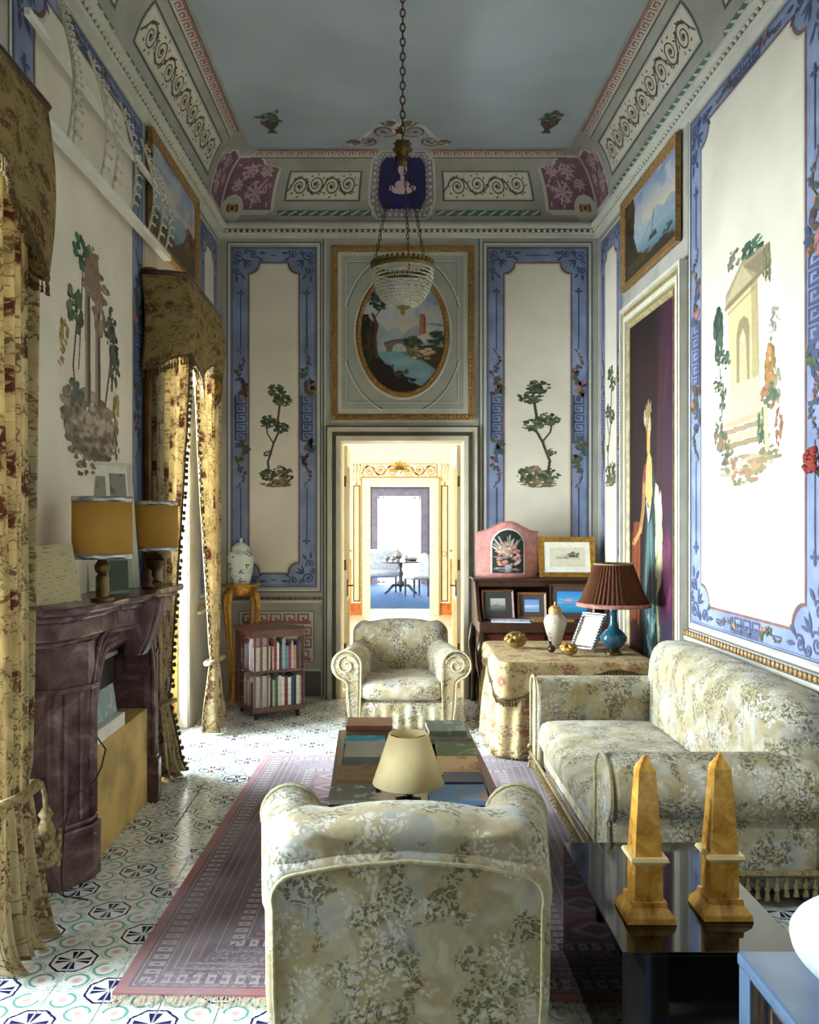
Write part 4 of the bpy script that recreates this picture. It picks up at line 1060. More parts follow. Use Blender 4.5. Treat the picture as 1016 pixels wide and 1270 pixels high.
# ================================================================== the rooms beyond the doorway
YN, YE = 14.55, 21.6
struct(MB().box(-2.6, YB + .02, -.1, 3.2, YN, 0).build('floor_next_room', STONE)); struct(MB().box(-2.6, YN, -.1, 3.2, YE + .1, 0).build('floor_end_room', pm('pale_blue_stone', '#cdd3d8', .3, 0, .08, 3)))
struct(MB().box(-2.6, YB + .34, 3.6, 3.2, YE + .3, 3.75).build('ceiling_next_room', WHITEP))
mb = MB(); mb.box(-2.6, YB + .34, 0, -2.4, YE, 3.6); struct(mb.build('wall_next_room_left', CREAMP)); mb = MB(); mb.box(3.0, YB + .34, 0, 3.2, YE, 3.6); struct(mb.build('wall_next_room_right', CREAMP))
nx0, nx1, nz = P(459, 0, YN)[0], P(534, 0, YN)[0], P(0, 603, YN)[2]
mb = MB(); mb.box(-2.4, YN, 0, nx0, YN + .3, 3.6); mb.box(nx1, YN, 0, 3.0, YN + .3, 3.6); mb.box(nx0, YN, nz, nx1, YN + .3, 3.6); wn = struct(mb.build('wall_next_room_back', CREAMP))
mb = MB(); casing(mb, nx0, nx1, nz, .14, .04, 0, YN); casing(mb, nx0 - .14, nx1 + .14, nz + .14, .02, .06, 1, YN); struct(mb.build('trim_11', [IVORY, GOLDL]))
s_n = lambda a, b, q: (a, YN - .001 - q * 4, b)
def nX(px): return P(px, 0, YN)[0]
def nZ(py): return P(0, py, YN)[2]
o = Orn(s_n)
o.rect(-2.4, .0, nX(448), nZ(693), ORANGE, 1); o.rect(nX(545), 0, 3.0, nZ(693), ORANGE, 1)
for x0, x1 in ((nX(436), nX(449)), (nX(545), nX(558))):
    o.rect(x0, 0, x1, nZ(597), CREAMP, 2); o.rect(x0 - .01, 0, x1 + .01, nZ(748), pm('orange_plinth', '#b8642c', .5, 0, .3, 8), 2.5)
    o.frame(x0 + .03, nZ(746), x1 - .03, nZ(602), .02, BROWNP, 3); o.rect(x0 + .05, nZ(744), x1 - .05, nZ(604), pm('pale_peach_paint', '#e3cba6', .7), 2.8)
    xm = (x0 + x1) / 2
    for k in (-1, 0, 1): o.vine(xm + k * .055, nZ(576), nZ(596), .04, 3.5)
    o.leaf(xm, nZ(597), -PI / 2, .08, .04, GOLDL, 4)
o.rect(nX(450), nZ(592), nX(542), nZ(575), WHITEP, 2); o.frame(nX(450), nZ(592), nX(542), nZ(575), .012, GOLDL, 3)
o.scrollrun(nX(451), nX(493), nZ(591), nZ(576), 3, GOLDL, 4, .02); o.scrollrun(nX(499), nX(541), nZ(591), nZ(576), 3, GOLDL, 4, .02)
for k in range(7): o.leaf(nX(496), nZ(583), PI * k / 6, .17, .06, GOLDL, 5)
o.stroke([(-2.4, nZ(683)), (nX(436), nZ(683))], .012, BROWNP, 2); o.stroke([(nX(558), nZ(683)), (3.0, nZ(683))], .012, BROWNP, 2)
o.frame(nX(551) - .04, nZ(690), nX(551) + .04, nZ(684), .012, GOLDL, 4)
o.build('painted_decoration', wn)
# end room: blue wall, bright french window, rug, settee, tea table
wx0, wx1, wz = P(468.6, 0, YE)[0], P(521.8, 0, YE)[0], P(0, 615.6, YE)[2]
BWALL = pm('deep_blue_wall', '#3c4680', .7, 0, .15, 4)
mb = MB(); mb.box(-2.4, YE, 0, wx0 - .1, YE + .2, 3.6); mb.box(wx1 + .1, YE, 0, 3.0, YE + .2, 3.6); mb.box(wx0 - .1, YE, wz + .1, wx1 + .1, YE + .2, 3.6); struct(mb.build('wall_end_room_back', BWALL))
mb = MB(); casing(mb, wx0, wx1, wz, .18, .1, 0, YE); casing(mb, wx0 - .18, wx1 + .18, wz + .18, .05, .14, 1, YE)
struct(mb.build('trim_12', [pm('mauve_grey_casing', '#8d8490', .6), pm('dark_mauve_casing', '#6a6070', .6)]))
win = struct(link(bpy.data.objects.new('window_4', None))); win.location = (0, YE + .06, 0)
for x in (wx0 + .02, wx1 - .02, wx0 + .15, wx1 - .15): MB().box(x - .018, 0, .02, x + .018, .04, wz).build('window_frame', WHITEP, win)
for z in (.04, .55, wz - .03): MB().box(wx0, 0, z - .03, wx1, .04, z + .03).build('glazing_bar', WHITEP, win)
GL = m_glass('clear_glass', '#f4f8f8', 1)
MB().box(wx0 + .03, .016, .05, wx1 - .03, .02, wz - .05).build('pane', GL, win)
tag(MB().box(-1.2, 15.6, 0, 2.0, 21.2, .012).build('blue_rug', pm('blue_carpet', '#35649f', .95, 0, .2, 12)), 'plain bright blue rug in the farthest room', 'rug')
tt = thing('tea_table', 'round pedestal table with carved tripod foot seen through both doorways', 'table', (P(497, 0, 18.6)[0], 18.6, .012))
GW = pm('grey_wood', '#5a5660', .4, 0, .2, 14)
MB().lathe([(0, .685), (.42, .685), (.44, .70), (.44, .715), (0, .715)], seg=32).build('table_top', GW, tt, smooth=35)
MB().lathe([(.03, .68), (.05, .64), (.03, .56), (.035, .5), (.07, .44), (.04, .38), (.045, .3), (.09, .22), (.06, .16), (0, .14)], seg=16).build('pedestal', GW, tt, smooth=True)
for k in range(3):
    a = R(210 + 120 * k); m = MB(); m.tube([(.05 * math.cos(a), .05 * math.sin(a), .2), (.2 * math.cos(a), .2 * math.sin(a), .19), (.32 * math.cos(a), .32 * math.sin(a), .07), (.40 * math.cos(a), .40 * math.sin(a), .025)], [.035, .035, .028, .025], 8); m.build('leg', GW, tt, smooth=True)
SILV = pm('silver', '#b9b9bc', .25, .9, .15, 20)
tx, ty = tt.location.x, 18.6
for k, (dx, dy, s_) in enumerate(((-.06, 0, 1.2), (-.30, .08, .7), (.12, -.26, .7), (-.17, -.22, .6))):
    t = thing('teapot' if k == 0 else 'cup', ['silver tea urn with spout in the middle of the far tea table', 'small silver pot at the left rim of the far tea table', 'small silver bowl beside the basket on the far tea table', 'small silver cup in front of the tea urn'][k], 'teapot' if k == 0 else 'cup', (tx + dx, ty + dy, .728))
    MB().lathe([(0, 0), (.05 * s_, 0), (.03 * s_, .02), (.075 * s_, .07 * s_), (.08 * s_, .12 * s_), (.05 * s_, .17 * s_), (.02 * s_, .19 * s_), (.015 * s_, .22 * s_), (0, .23 * s_)], seg=14).build('body', SILV, t, smooth=True)
    m = MB(); m.tube([(.07 * s_, 0, .1 * s_), (.13 * s_, 0, .12 * s_), (.12 * s_, 0, .05 * s_), (.07 * s_, 0, .06 * s_)], .008, 6); m.build('handle', SILV, t, smooth=True)
bk = thing('wire_basket', 'small basket with a tall round handle on the far tea table', 'basket', (tx + .25, ty + .1, .728))
MB().lathe([(0, 0), (.1, 0), (.14, .08), (.13, .08), (.095, .01)], seg=16).build('bowl', SILV, bk, smooth=True); m = MB(); m.tube([(.13 * math.cos(R(a)), 0, .07 + .2 * math.sin(R(a))) for a in range(0, 181, 15)], .008, 6); m.build('handle', SILV, bk, smooth=True)
st = thing('settee', 'pale blue upholstered settee with thin legs in the farthest room', 'settee', (P(470, 0, 18.9)[0] - .2, 19.2, .012))
PB = pm('pale_blue_damask', '#bcc4d2', .8, 0, .15, 14)
MB().rbox((0, 0, .40), (1.3, .6, .14), .05, .02, 8).build('seat', PB, st, smooth=True); MB().rbox((0, .3, .68), (1.3, .14, .5), .06, .02, 8).build('backrest', PB, st, smooth=True)
for sx in (-.58, .58):
    for sy in (-.24, .26): MB().frustum((sx, sy), .03, .045, 0, .34).build('leg', GW, st)
ch = thing('side_chair', 'grey curved chair pulled up to the right of the far tea table', 'chair', (tx + .33, 17.95, .012), R(-60))
MB().rbox((0, 0, .40), (.44, .42, .07), .03, .01, 6).build('seat', PB, ch, smooth=True)
ol = [(-.2, .02)] + [(.2 * math.cos(R(a)), .32 + .2 * math.sin(R(a))) for a in range(180, -1, -20)] + [(.2, .02)]
MB().pillow([(x, z + .40) for x, z in ol], .18, .24, .02).build('backrest', PB, ch, smooth=True)
for sx in (-.18, .18):
    for sy in (-.17, .18): MB().frustum((sx, sy), .025, .04, 0, .37).build('leg', GW, ch)
# ================================================================== upholstery and textiles
def fringe(mb, pts, z1, ln, step=.03, r=.006, mi=0, head=True, tri=False):
    """hanging tassels along a polyline (x, y[, z])"""
    P3 = [Vector((p[0], p[1], p[2] if len(p) > 2 else z1)) for p in pts]
    if head: mb.tube(P3, r * 1.2, 6, mi)
    for a, b in zip(P3[:-1], P3[1:]):
        L = (b - a).length; n = max(1, int(L / step))
        for i in range(n):
            p = a + (b - a) * ((i + .5) / n); q = ln * random.uniform(.85, 1.1)
            mb.lathe([(r * .35, 0), (r * .5, -q * .45), (r * 1.2, -q * .6), (r * .7, -q * .7), (r * 1.3, -q), (.0005, -q)], (p.x, p.y, p.z), 5, mi)
def make_armchair(label, loc, rz):
    t = thing('armchair', label, 'armchair', loc, rz, 'verdure tapestry armchairs')
    MB().rbox((0, -.03, .15), (.70, .74, .18), .03, 0, 6).build('seat_base', VERD, t, smooth=True)
    MB().rbox((0, -.10, .30), (.64, .70, .15), .055, .02, 10).build('seat_cushion', VERD, t, smooth=True)
    m = MB(); m.grid(lambda u, v: (-.325 + .65 * u, -.425 - .012 * math.sin(u * 2 * PI * 7) * (1 - v) - .004, .015 + .2 * v), 84, 5); m.build('skirt', VERD, t, smooth=True, solid=.006)
    for sg in (-1, 1):
        pr = [(.325, .06), (.315, .30), (.312, .50)] + arc(.425, .505, .113, 175, -75, 16) + [(.425, .37), (.418, .20), (.40, .05)]
        m = MB(); m.prism([(sg * x, z) for x, z in pr], 'y', -.43, .28); m.v = [(x - (sg * .11 if y > 0 else 0), y, z) for x, y, z in m.v]; a = m.build('arm', VERD, t, smooth=50, bevel=.022)
        m = MB(); m.tube([(sg * x, -.436, z) for x, z in pr], .0075, 6); m.build('piping', PIPE, a, smooth=True)
        m = MB(); m.tube([(sg * (.425 + r * math.cos(R(q))), -.434, .505 + r * math.sin(R(q))) for q, r in [(170 - 24 * k, .085 * (1 - k / 26)) for k in range(22)]], .006, 6); m.build('scroll_piping', PIPE, a, smooth=True)
        for y in (-.38, .34): m = MB(); m.lathe([(.028, 0), (.034, .03), (.03, .06), (0, .06)], (sg * .37, y, 0), 10); m.build('foot', DWOOD, t, smooth=40)
    w = .40
    top = [(x, .745 + .045 * (1 - (x / .30) ** 2)) for x in (.26, .2, .13, .06, 0, -.06, -.13, -.2, -.26)]
    ol = [(-w + .03, .20), (w - .03, .20), (w, .35), (w + .01, .55)] + arc(w - .11, .65, .12, 10, 75, 5) + top + arc(-w + .11, .65, .12, 105, 170, 5) + [(-w - .01, .55), (-w, .35)]
    MB().pillow(ol, .13, .36, .085, .045, .0, 0, .08).build('backrest', VERD, t, smooth=True)
    ob = [(-.385, .04), (.385, .04), (.40, .3), (.40, .56)] + arc(.33, .585, .075, 0, 80, 4) + [(.2, .685), (.0, .70), (-.2, .685)] + arc(-.33, .585, .075, 100, 180, 4) + [(-.40, .56), (-.40, .3)]
    bk = MB().pillow(ob, .25, .40, .03, 0, .01, 0, .055).build('outer_back', VERD, t, smooth=True)
    m = MB(); ip = [(x * .93, z * .965 + .004) for x, z in ob]; m.tube([(x, .405 + .055 * z, z) for x, z in ip], .006, 6, 0, True); m.build('piping', PIPE, bk, smooth=True)
    return t
arm_far = make_armchair('verdure tapestry armchair standing in front of the open doorway', (.075, 6.98, 0), 0)
arm_near = copy_tree(arm_far); arm_near.location = (.045, 2.77, .012); arm_near.rotation_euler = (0, 0, PI)
arm_near['label'] = 'verdure tapestry armchair turned away, its back beside the black glass table'
# sofa along the right wall
so = thing('sofa', 'long verdure tapestry sofa with rolled arms against the right wall', 'sofa', (1.41, 4.54, .012))
def sx(x): return x - 1.43
def sy(y): return y - 4.54
MB().rbox((sx(1.40), sy(4.55), .15), (.86, 1.80, .22), .04, 0, 8).build('seat_base', VERD, so, smooth=True)
m = MB().rbox((sx(1.31), sy(4.55), .27), (.74, 1.64, .20), .075, .025, 14); m.build('seat_cushion', VERD, so, smooth=True)
ol = [(-.93, .2), (.93, .2), (.96, .5)] + arc(.78, .68, .18, 0, 90, 7) + [(.4, .872), (0, .88), (-.4, .872)] + arc(-.78, .68, .18, 90, 180, 7) + [(-.96, .5)]
m = MB(); m.T = Matrix.Translation((sx(1.46), sy(4.55), 0)) @ Matrix.Rotation(R(-90), 4, 'Z'); m.pillow(ol, .16, .40, .10, .05, 0, 0, .085); m.build('backrest', VERD, so, smooth=True)
for sg, yc in ((1, 5.43), (-1, 3.67)):
    pr = ([(-.10, .05), (-.10, .48)] + arc(.0, .515, .105, 165, 15, 12) + [(.10, .48), (.10, .05)]) if sg > 0 else ([(.115, .05), (.115, .46)] + arc(-.02, .47, .145, 15, 180, 14) + arc(-.02, .47, .145, 180, 240, 4)[1:] + [(-.10, .30), (-.10, .05)])
    m = MB(); m.prism([(sy(yc) + a, z) for a, z in pr], 'x', sx(.935), sx(1.84)); a = m.build('arm', VERD, so, smooth=50, bevel=.03)
    m = MB(); m.tube([(sx(.928), sy(yc) + q, z) for q, z in pr], .008, 6); m.build('piping', PIPE, a, smooth=True)
m = MB(); fringe(m, [(sx(.93), sy(5.55)), (sx(.93), sy(3.55))], .10, .08, .028, .008); fringe(m, [(sx(.93), sy(3.555)), (sx(1.86), sy(3.555))], .13, .10, .04, .012)
m.build('fringe', FRINGE, so, smooth=40)
m = MB(); fringe(m, [(sx(.925), sy(5.54)), (sx(.925), sy(5.50))], .14, .13, .02, .016); m.build('corner_tassel', FRINGE, so, smooth=40)
for x in (1.0, 1.78):
    for y in (3.62, 5.46): MB().lathe([(.03, 0), (.036, .03), (.03, .06), (0, .06)], (sx(x), sy(y), 0), 10).build('foot', DWOOD, so, smooth=40)
# rug
rg = thing('patterned_rug', 'worn red and purple patterned rug under the coffee table', 'rug', (RUGC.x, RUGC.y, 0), RUGA)
MB().rbox((0, 0, .006), (1.96, 2.96, .012), .005, 0, 2).build('pile', RUG, rg)
m = MB()
for e in (-1, 1):
    for i in range(300):
        x = -.975 + 1.95 * i / 299 + random.uniform(-.004, .004); y = e * 1.478; dx, L = random.uniform(-.02, .02), random.uniform(.04, .075)
        m.add([(x - .002, y, .006), (x + .002, y, .006), (x + dx + .0025, y + e * L, .003), (x + dx - .0025, y + e * L, .003)], [(0, 1, 2, 3)])
stuff(m.build('fringe', pm('rug_fringe', '#b9ad98', .95, 0, .2, 40), rg))

# ------------------------------------------------------------------ curtains
def lerp(a, b, t): return a + (b - a) * t
def sm(t): t = max(0, min(1, t)); return t * t * (3 - 2 * t)
def curtain(name, label, p0, p1, zt, tie, wt, wb, folds, amp, parent_loc, group, flare=(0, 0), edge=None, pool=0, seed=1):
    """cloth from p0..p1 at zt, drawn to point tie=(x,y,z) with half width wt, spreading to wb at the floor"""
    t = thing(name, label, 'curtain', parent_loc, 0, group)
    O = Vector(parent_loc); d = Vector((p1[0] - p0[0], p1[1] - p0[1])); L = d.length; d.normalize(); nn = Vector((d.y, -d.x))
    if nn.x < 0: nn = -nn
    c0 = Vector(((p0[0] + p1[0]) / 2, (p0[1] + p1[1]) / 2)); ct = Vector(tie[:2]); rn = random.Random(seed); ph = [rn.uniform(0, 6) for _ in range(4)]
    def fn(u, v):
        z = zt * (1 - v); s_ = u * 2 - 1
        if z > tie[2]:
            q = (z - tie[2]) / (zt - tie[2]); k = q ** .8 if q > 0 else 0
            c = ct.lerp(c0, sm(k)); hw_ = lerp(wt, L / 2, sm(k) ** .8); a = amp * lerp(.35, 1, q)
        else:
            q = 1 - z / tie[2]; c = ct + Vector(flare) * q; hw_ = lerp(wt, wb, sm(q)); a = amp * lerp(.35, 1.1, q)
        bel = math.exp(-((z - tie[2]) / .05) ** 2)
        o = a * (1 - .5 * bel) * (math.sin(u * 2 * PI * folds + ph[0] + .5 * math.sin(3 * v + ph[1])) + .35 * math.sin(u * 2 * PI * folds * 2.3 + ph[2]))
        lat = .25 * a * math.cos(u * 2 * PI * folds + ph[3])
        zz = z
        p = c + d * (s_ * hw_ + lat) + nn * o
        if pool and z < .25: p = p + nn * pool * (1 - z / .25) ** 2 * (.6 + .4 * math.sin(u * 9 + ph[1])); zz = z * (.35 + .65 * z / .25) + .012 + .012 * (1 + math.sin(u * 25))
        return (p.x - O.x, p.y - O.y, max(.004, zz) - O.z)
    m = MB(); m.grid(fn, 110, 90, 0, False, (L * 1.9, zt)); m.build('cloth', FLOR, t, smooth=True, solid=.005)
    if edge is not None:
        m = MB(); pts = [Vector(fn(edge, v / 70)) for v in range(4, 70)]
        m.tube(pts, .007, 5)
        for p in pts[::1]:
            m.ball((p.x + .012, p.y + rn.uniform(-.02, .02), p.z + rn.uniform(-.01, .01)), (.013, .013, .016), 6, 4)
        m.build('fringe_edge', FRINGD, t, smooth=True)
    m = MB(); k = [(ct.x - O.x + nn.x * (amp * .9 + .03) * math.cos(a) + d.x * (wt + .03) * math.sin(a), ct.y - O.y + nn.y * (amp * .9 + .03) * math.cos(a) + d.y * (wt + .03) * math.sin(a), tie[2] - .02 + .02 * math.cos(a)) for a in [2 * PI * i / 20 for i in range(20)]]
    m.tube(k, .018, 7, 0, True); m.build('tieback', FRINGE, t, smooth=True)
    return t, fn
CG = 'floral window curtains'
c1, _ = curtain('curtain', 'floral curtain swept behind the fireplace with beaded edge at the far window', (-1.52, 5.40), (-1.41, 5.80), 3.1, (-1.43, 5.30, .50), .06, .10, 6, .035, (-1.42, 5.5, 0), CG, (.03, .06), 1.0, .04, 3)
c2, _ = curtain('curtain', 'floral curtain tied above its flared hem beside the porcelain jar', (-1.41, 6.12), (-1.41, 6.80), 3.1, (-1.38, 6.60, .56), .11, .24, 7, .04, (-1.38, 6.5, 0), CG, (.0, -.02), 0.0, .05, 5)
c3, _ = curtain('curtain', 'broad floral curtain with hanging tassel beside the near end of the fireplace', (-1.45, 2.88), (-1.43, 3.30), 3.1, (-1.42, 3.16, .62), .11, .17, 6, .05, (-1.38, 3.2, 0), CG, (.02, -.04), None, .07, 7)
curtain('curtain', 'floral curtain at the near side of the near window', (-1.44, 1.90), (-1.44, 2.2), 3.1, (-1.42, 1.95, .62), .1, .15, 5, .05, (-1.4, 2.0, 0), CG, (0, 0), None, .08, 9)
# tassel on the near curtain
ts = MB(); ts.tube([(.0, .13, .60), (.01, .14, .55), (.015, .14, .46)], .009, 7); ts.lathe([(.012, .50), (.03, .47), (.018, .45), (.035, .41), (.045, .36), (.055, .30), (.04, .27), (0, .27)], (.015, .14, 0), 12)
for i in range(60):
    a = random.uniform(0, 6.28); z = random.uniform(.27, .40); ts.ball((.015 + .05 * math.cos(a), .14 + .05 * math.sin(a), z), (.012, .012, .014), 6, 4)
ts.build('tassel', FRINGE, c3, smooth=True)
# valances (pelmets of dark floral cloth with fringe)
def valance(label, ya, yb, X0, ret, zt, drop, loc, tails):
    t = thing('valance', label, 'valance', loc, 0, 'floral valances')
    O = Vector(loc)
    path = [(XL(ya - .06) + .02, ya - .07 + ret), (X0 - .10, ya - .05 + ret * .4), (X0, ya), (X0, yb), (X0 - .1, yb + .05), (XL(yb) + .02, yb + .07)]
    Ls = [0]
    for a, b in zip(path[:-1], path[1:]): Ls.append(Ls[-1] + math.hypot(b[0] - a[0], b[1] - a[1]))
    def at(s_):
        s_ *= Ls[-1]
        for i in range(len(path) - 1):
            if s_ <= Ls[i + 1] + 1e-9:
                q = (s_ - Ls[i]) / (Ls[i + 1] - Ls[i]); return (lerp(path[i][0], path[i + 1][0], q), lerp(path[i][1], path[i + 1][1], q))
        return path[-1]
    def dz(s_):
        return drop(s_)
    def fn(u, v):
        x, y = at(u); D = dz(u)
        b = .03 * math.sin(u * 34) * v + .05 * math.sin(PI * v) * (0.6 + .4 * math.sin(u * 11))
        return (x + b * .8 - O.x, y - O.y, zt - D * v - O.z)
    m = MB(); m.grid(fn, 120, 16, 0, False, (Ls[-1] * 1.2, .9)); m.build('cloth', FLORD, t, smooth=True, solid=.006)
    m = MB(); pts = [fn(i / 90, 1) for i in range(91)]; fringe(m, pts, 0, .06, .016, .006); m.build('fringe', FRINGD, t, smooth=40)
    m = MB(); m.tube([Vector((p[0] - O.x, p[1] - O.y, zt - O.z)) for p in path], .018, 6); m.build('top_rail', DWOOD, t, smooth=True)
    return t
def drop_far(s_):
    if s_ < .22: return lerp(.62, .48, s_ / .22)
    q = (s_ - .22) / .78; return .50 + .22 * math.exp(-((q - .30) / .10) ** 2) + .20 * math.exp(-((q - .86) / .1) ** 2) - .06 * math.sin(q * PI)
def drop_near(s_): return .36 + .30 * math.exp(-((s_ - .82) / .10) ** 2) + .22 * math.exp(-((s_ - .16) / .1) ** 2)
valance('dark floral valance with fringed tail hung above the far window curtains', 5.42, 6.55, -1.32, .0, 3.2, drop_far, (-1.4, 5.95, 3.2), 1)
valance('dark floral valance with deep fringed swag over the broad near curtain', 2.05, 3.22, -1.31, .0, 3.2, drop_near, (-1.4, 2.6, 3.2), 1)
# windows: frames and panes in the left wall, glossy brown shutter posts; last window added for fill
for i, (a, b) in enumerate(WIN):
    w_ = struct(link(bpy.data.objects.new('window_%d' % (i + 1), None))); xw = XL((a + b) / 2) - .2; w_.location = (xw, (a + b) / 2, 0); hl = (b - a) / 2
    YW = pm('honey_varnish', '#b58a3c', .25, 0, .2, 8, 0, 40, .5, .4)
    for y in (-hl + .03, -.03, .03, hl - .03): MB().box(-.025, y - .03, 0, .025, y + .03, ZW).build('window_frame', YW, w_)
    for z in (.04, .75, 1.6, 2.45, ZW - .03):
        for y0, y1 in ((-hl + .06, -.06), (.06, hl - .06)): MB().box(-.02, y0, z - .03, .02, y1, z + .03).build('glazing_bar', YW, w_)
    for y0, y1 in ((-hl + .06, -.06), (.06, hl - .06)): MB().box(-.003, y0, .05, .003, y1, ZW - .05).build('pane', GL, w_)
    m = MB(); m.box(-.09, hl - .006, 0, .19, hl - .001, ZW - .002); m.box(-.09, -hl + .001, 0, .19, -hl + .006, ZW - .002); m.build('reveal', WHITEP, w_); MB().box(.08, hl - .018, 0, .115, hl - .006, ZW - .002).build('shutter_stile', YW, w_)  # white lining added to brighten the gap between the curtains
    MB().lathe([(.0, 0), (.045, 0), (.045, 3.25), (.0, 3.25)], (.24 if i == 1 else .2, -hl - .04, 0), 16).build('jamb_post', pm('glossy_brown_varnish', '#8a5a1c', .12, .3, .3, 6, 0, 40, .5, .6), w_, smooth=40)
# batten with scroll-hook strips above the fireplace panel
bt = thing('hook_rack', 'white wall rack of curled hooks on battens high above the fireplace', 'rack', (XL(4.6) + .06, 4.6, 3.38))
def lr(y): return XL(y) - XL(4.6)
m = MB(); m.hexa([(lr(3.3), -1.3, 0), (lr(3.3) + .05, -1.3, 0), (lr(5.72) + .05, 1.12, 0), (lr(5.72), 1.12, 0), (lr(3.3), -1.3, .035), (lr(3.3) + .05, -1.3, .035), (lr(5.72) + .05, 1.12, .035), (lr(5.72), 1.12, .035)]); m.build('rail', WHITEP, bt)
m = MB(); m.hexa([(lr(3.6), -1.0, .40), (lr(3.6) + .025, -1.0, .40), (lr(5.7) + .025, 1.1, .40), (lr(5.7), 1.1, .40), (lr(3.6), -1.0, .43), (lr(3.6) + .025, -1.0, .43), (lr(5.7) + .025, 1.1, .43), (lr(5.7), 1.1, .43)]); m.build('rail', WHITEP, bt)
BONE = pm('bone_white_paint', '#cfc9b8', .6, 0, .12, 30)
for (ya, yb, zt_, n) in ((3.72, 4.05, .72, 13), (3.80, 3.98, .66, 11), (4.24, 4.42, .60, 10), (4.36, 4.60, .56, 10), (4.72, 4.90, .58, 11), (5.10, 5.24, .55, 10), (5.26, 5.44, .50, 9), (5.40, 5.62, .46, 9)):
    m = MB(); pts = []
    for k in range(n + 1):
        q = k / n; y = lerp(ya, yb, q) - 4.6 + .03 * math.sin(q * PI); pts.append((lr(y + 4.6) + .035 + .05 * math.sin(q * PI), y, lerp(zt_, .03, q)))
    m.tube(pts, .007, 6)
    for k in range(1, n):
        x, y, z = pts[k]
        for e in (-1, 1):
            m.tube([(x, y, z), (x + .012, y + e * .018, z + .008), (x + .02, y + e * .034, z + .008), (x + .022, y + e * .038, z - .006)], [.0045, .005, .0055, .008], 6)
    m.build('hook_strip', BONE, bt, smooth=True)
# ================================================================== fireplace
fp = thing('fireplace', 'carved purple marble fireplace with scrolled keystone on the left wall', 'fireplace', (-1.62, 4.41, 0))
FX, FY = -1.62, 4.41
def fpt(x, y): return (x - FX, y - FY)
XWn, XWf = XL(3.8) - FX + .004, XL(5.0) - FX + .004
for s_ in (-1, 1):
    def pl(k, e): return [(XWn, s_ * (.69 + e)), (-1.47 - FX + e * .7, s_ * (.69 + e)), (-1.38 - FX + e, s_ * (.56 + e * .3)), (-1.372 - FX + e, s_ * (.485 - e * .2)), (-1.43 - FX, s_ * (.475)), (XWn, s_ * .475)]
    m = MB(); m.prism(pl(0, 0), 'z', .26, 1.08); leg = m.build('leg', PURP, fp, bevel=.012)
    m = MB(); m.prism(pl(0, .025), 'z', 0, .25); m.prism(pl(0, .012), 'z', .25, .275); m.build('plinth', PURP, leg, bevel=.008)
    m = MB(); m.prism(pl(0, .02), 'z', .86, .885); m.build('band', PURP, leg, bevel=.006)
    for (a, b) in ((0, 1), (1, 2)):
        p, q = pl(0, 0)[1:3] if b == 2 else pl(0, 0)[0:2]
        for f in (.25, .75):
            x, y = lerp(p[0], q[0], f), lerp(p[1], q[1], f); m = MB(); m.tube([(x, y, .28), (x, y, .855)], .014, 8); m.build('fillet', PURP, leg, smooth=40)
def arch(y):                       # opening height across the mouth
    q = abs(y) / .475
    return 1.0 - .26 * max(0, (q - .62) / .38) ** 2.2 if q < 1 else .74
m = MB(); n = 40; vs = []; fs = []
for i in range(n + 1):
    y = -.475 + .95 * i / n
    for x in (-1.38 - FX + .012 * math.cos(y * 6), -1.52 - FX): vs += [(x, y, arch(y)), (x, y, 1.12)]
for i in range(n):
    a = 4 * i; b = a + 4
    fs += [(a, b, b + 1, a + 1), (a + 3, b + 3, b + 2, a + 2), (a + 2, b + 2, b, a), (a + 1, b + 1, b + 3, a + 3)]
m.add(vs, fs); m.build('lintel', PURP, fp, smooth=40)
for off, r_, dx in ((.018, .016, -.008), (.06, .010, -.002), (.095, .014, -.006)):
    pts = [(-1.372 - FX + dx, -.475 - off * .6, .28)] + [(-1.372 - FX + dx, -.475 - off * .6, z) for z in (.5, .7)]
    for i in range(25):
        y = (-.475 - off * .6) + (.95 + off * 1.2) * i / 24; pts.append((-1.372 - FX + dx, y, min(1.1, arch(y * .475 / (.475 + off * .6)) + off)))
    pts += [(-1.372 - FX + dx, .475 + off * .6, z) for z in (.7, .5, .28)]
    m = MB(); m.tube(pts, r_, 8); m.build('arch_moulding', PURP, fp, smooth=True)
shelf = [(XWn, -.84), (-1.47 - FX, -.84), (-1.38 - FX, -.79), (-1.335 - FX, -.66), (-1.30 - FX, -.45), (-1.29 - FX, -.25), (-1.245 - FX, -.12), (-1.225 - FX, 0), (-1.245 - FX, .12), (-1.27 - FX, .25), (-1.26 - FX, .45), (-1.235 - FX, .60), (-1.25 - FX, .69), (-1.32 - FX, .72), (XWf, .72)]
def inset(p, e): return [(x - e if x > .1 else x, y * (1 - e * .8)) for x, y in p]
m = MB(); m.prism(shelf, 'z', 1.215, 1.25); sh = m.build('shelf', PURP, fp, bevel=.012)
m = MB(); m.prism(inset(shelf, .035), 'z', 1.185, 1.215); m.prism(inset(shelf, .06), 'z', 1.10, 1.185); m.prism(inset(shelf, .085), 'z', 1.07, 1.10); m.build('bed_moulding', PURP, fp, bevel=.01)
ks = MB()
ks.prism([(-1.38 - FX, .93), (-1.30 - FX, .93), (-1.255 - FX, 1.02), (-1.22 - FX, 1.14), (-1.205 - FX, 1.24), (-1.38 - FX, 1.24)], 'y', -.055, .055)
ks2 = ks.build('keystone', PURP, fp, bevel=.01)
for y in (-.035, 0, .035): m = MB(); m.tube([(-1.295 - FX, y, .94), (-1.245 - FX, y, 1.03), (-1.212 - FX, y, 1.14), (-1.198 - FX, y, 1.23)], .013, 7); m.build('flute', PURP, ks2, smooth=True)
m = MB(); m.lathe([(0, -.075), (.03, -.075), (.03, .075), (0, .075)], (0, 0, 0), 14); 
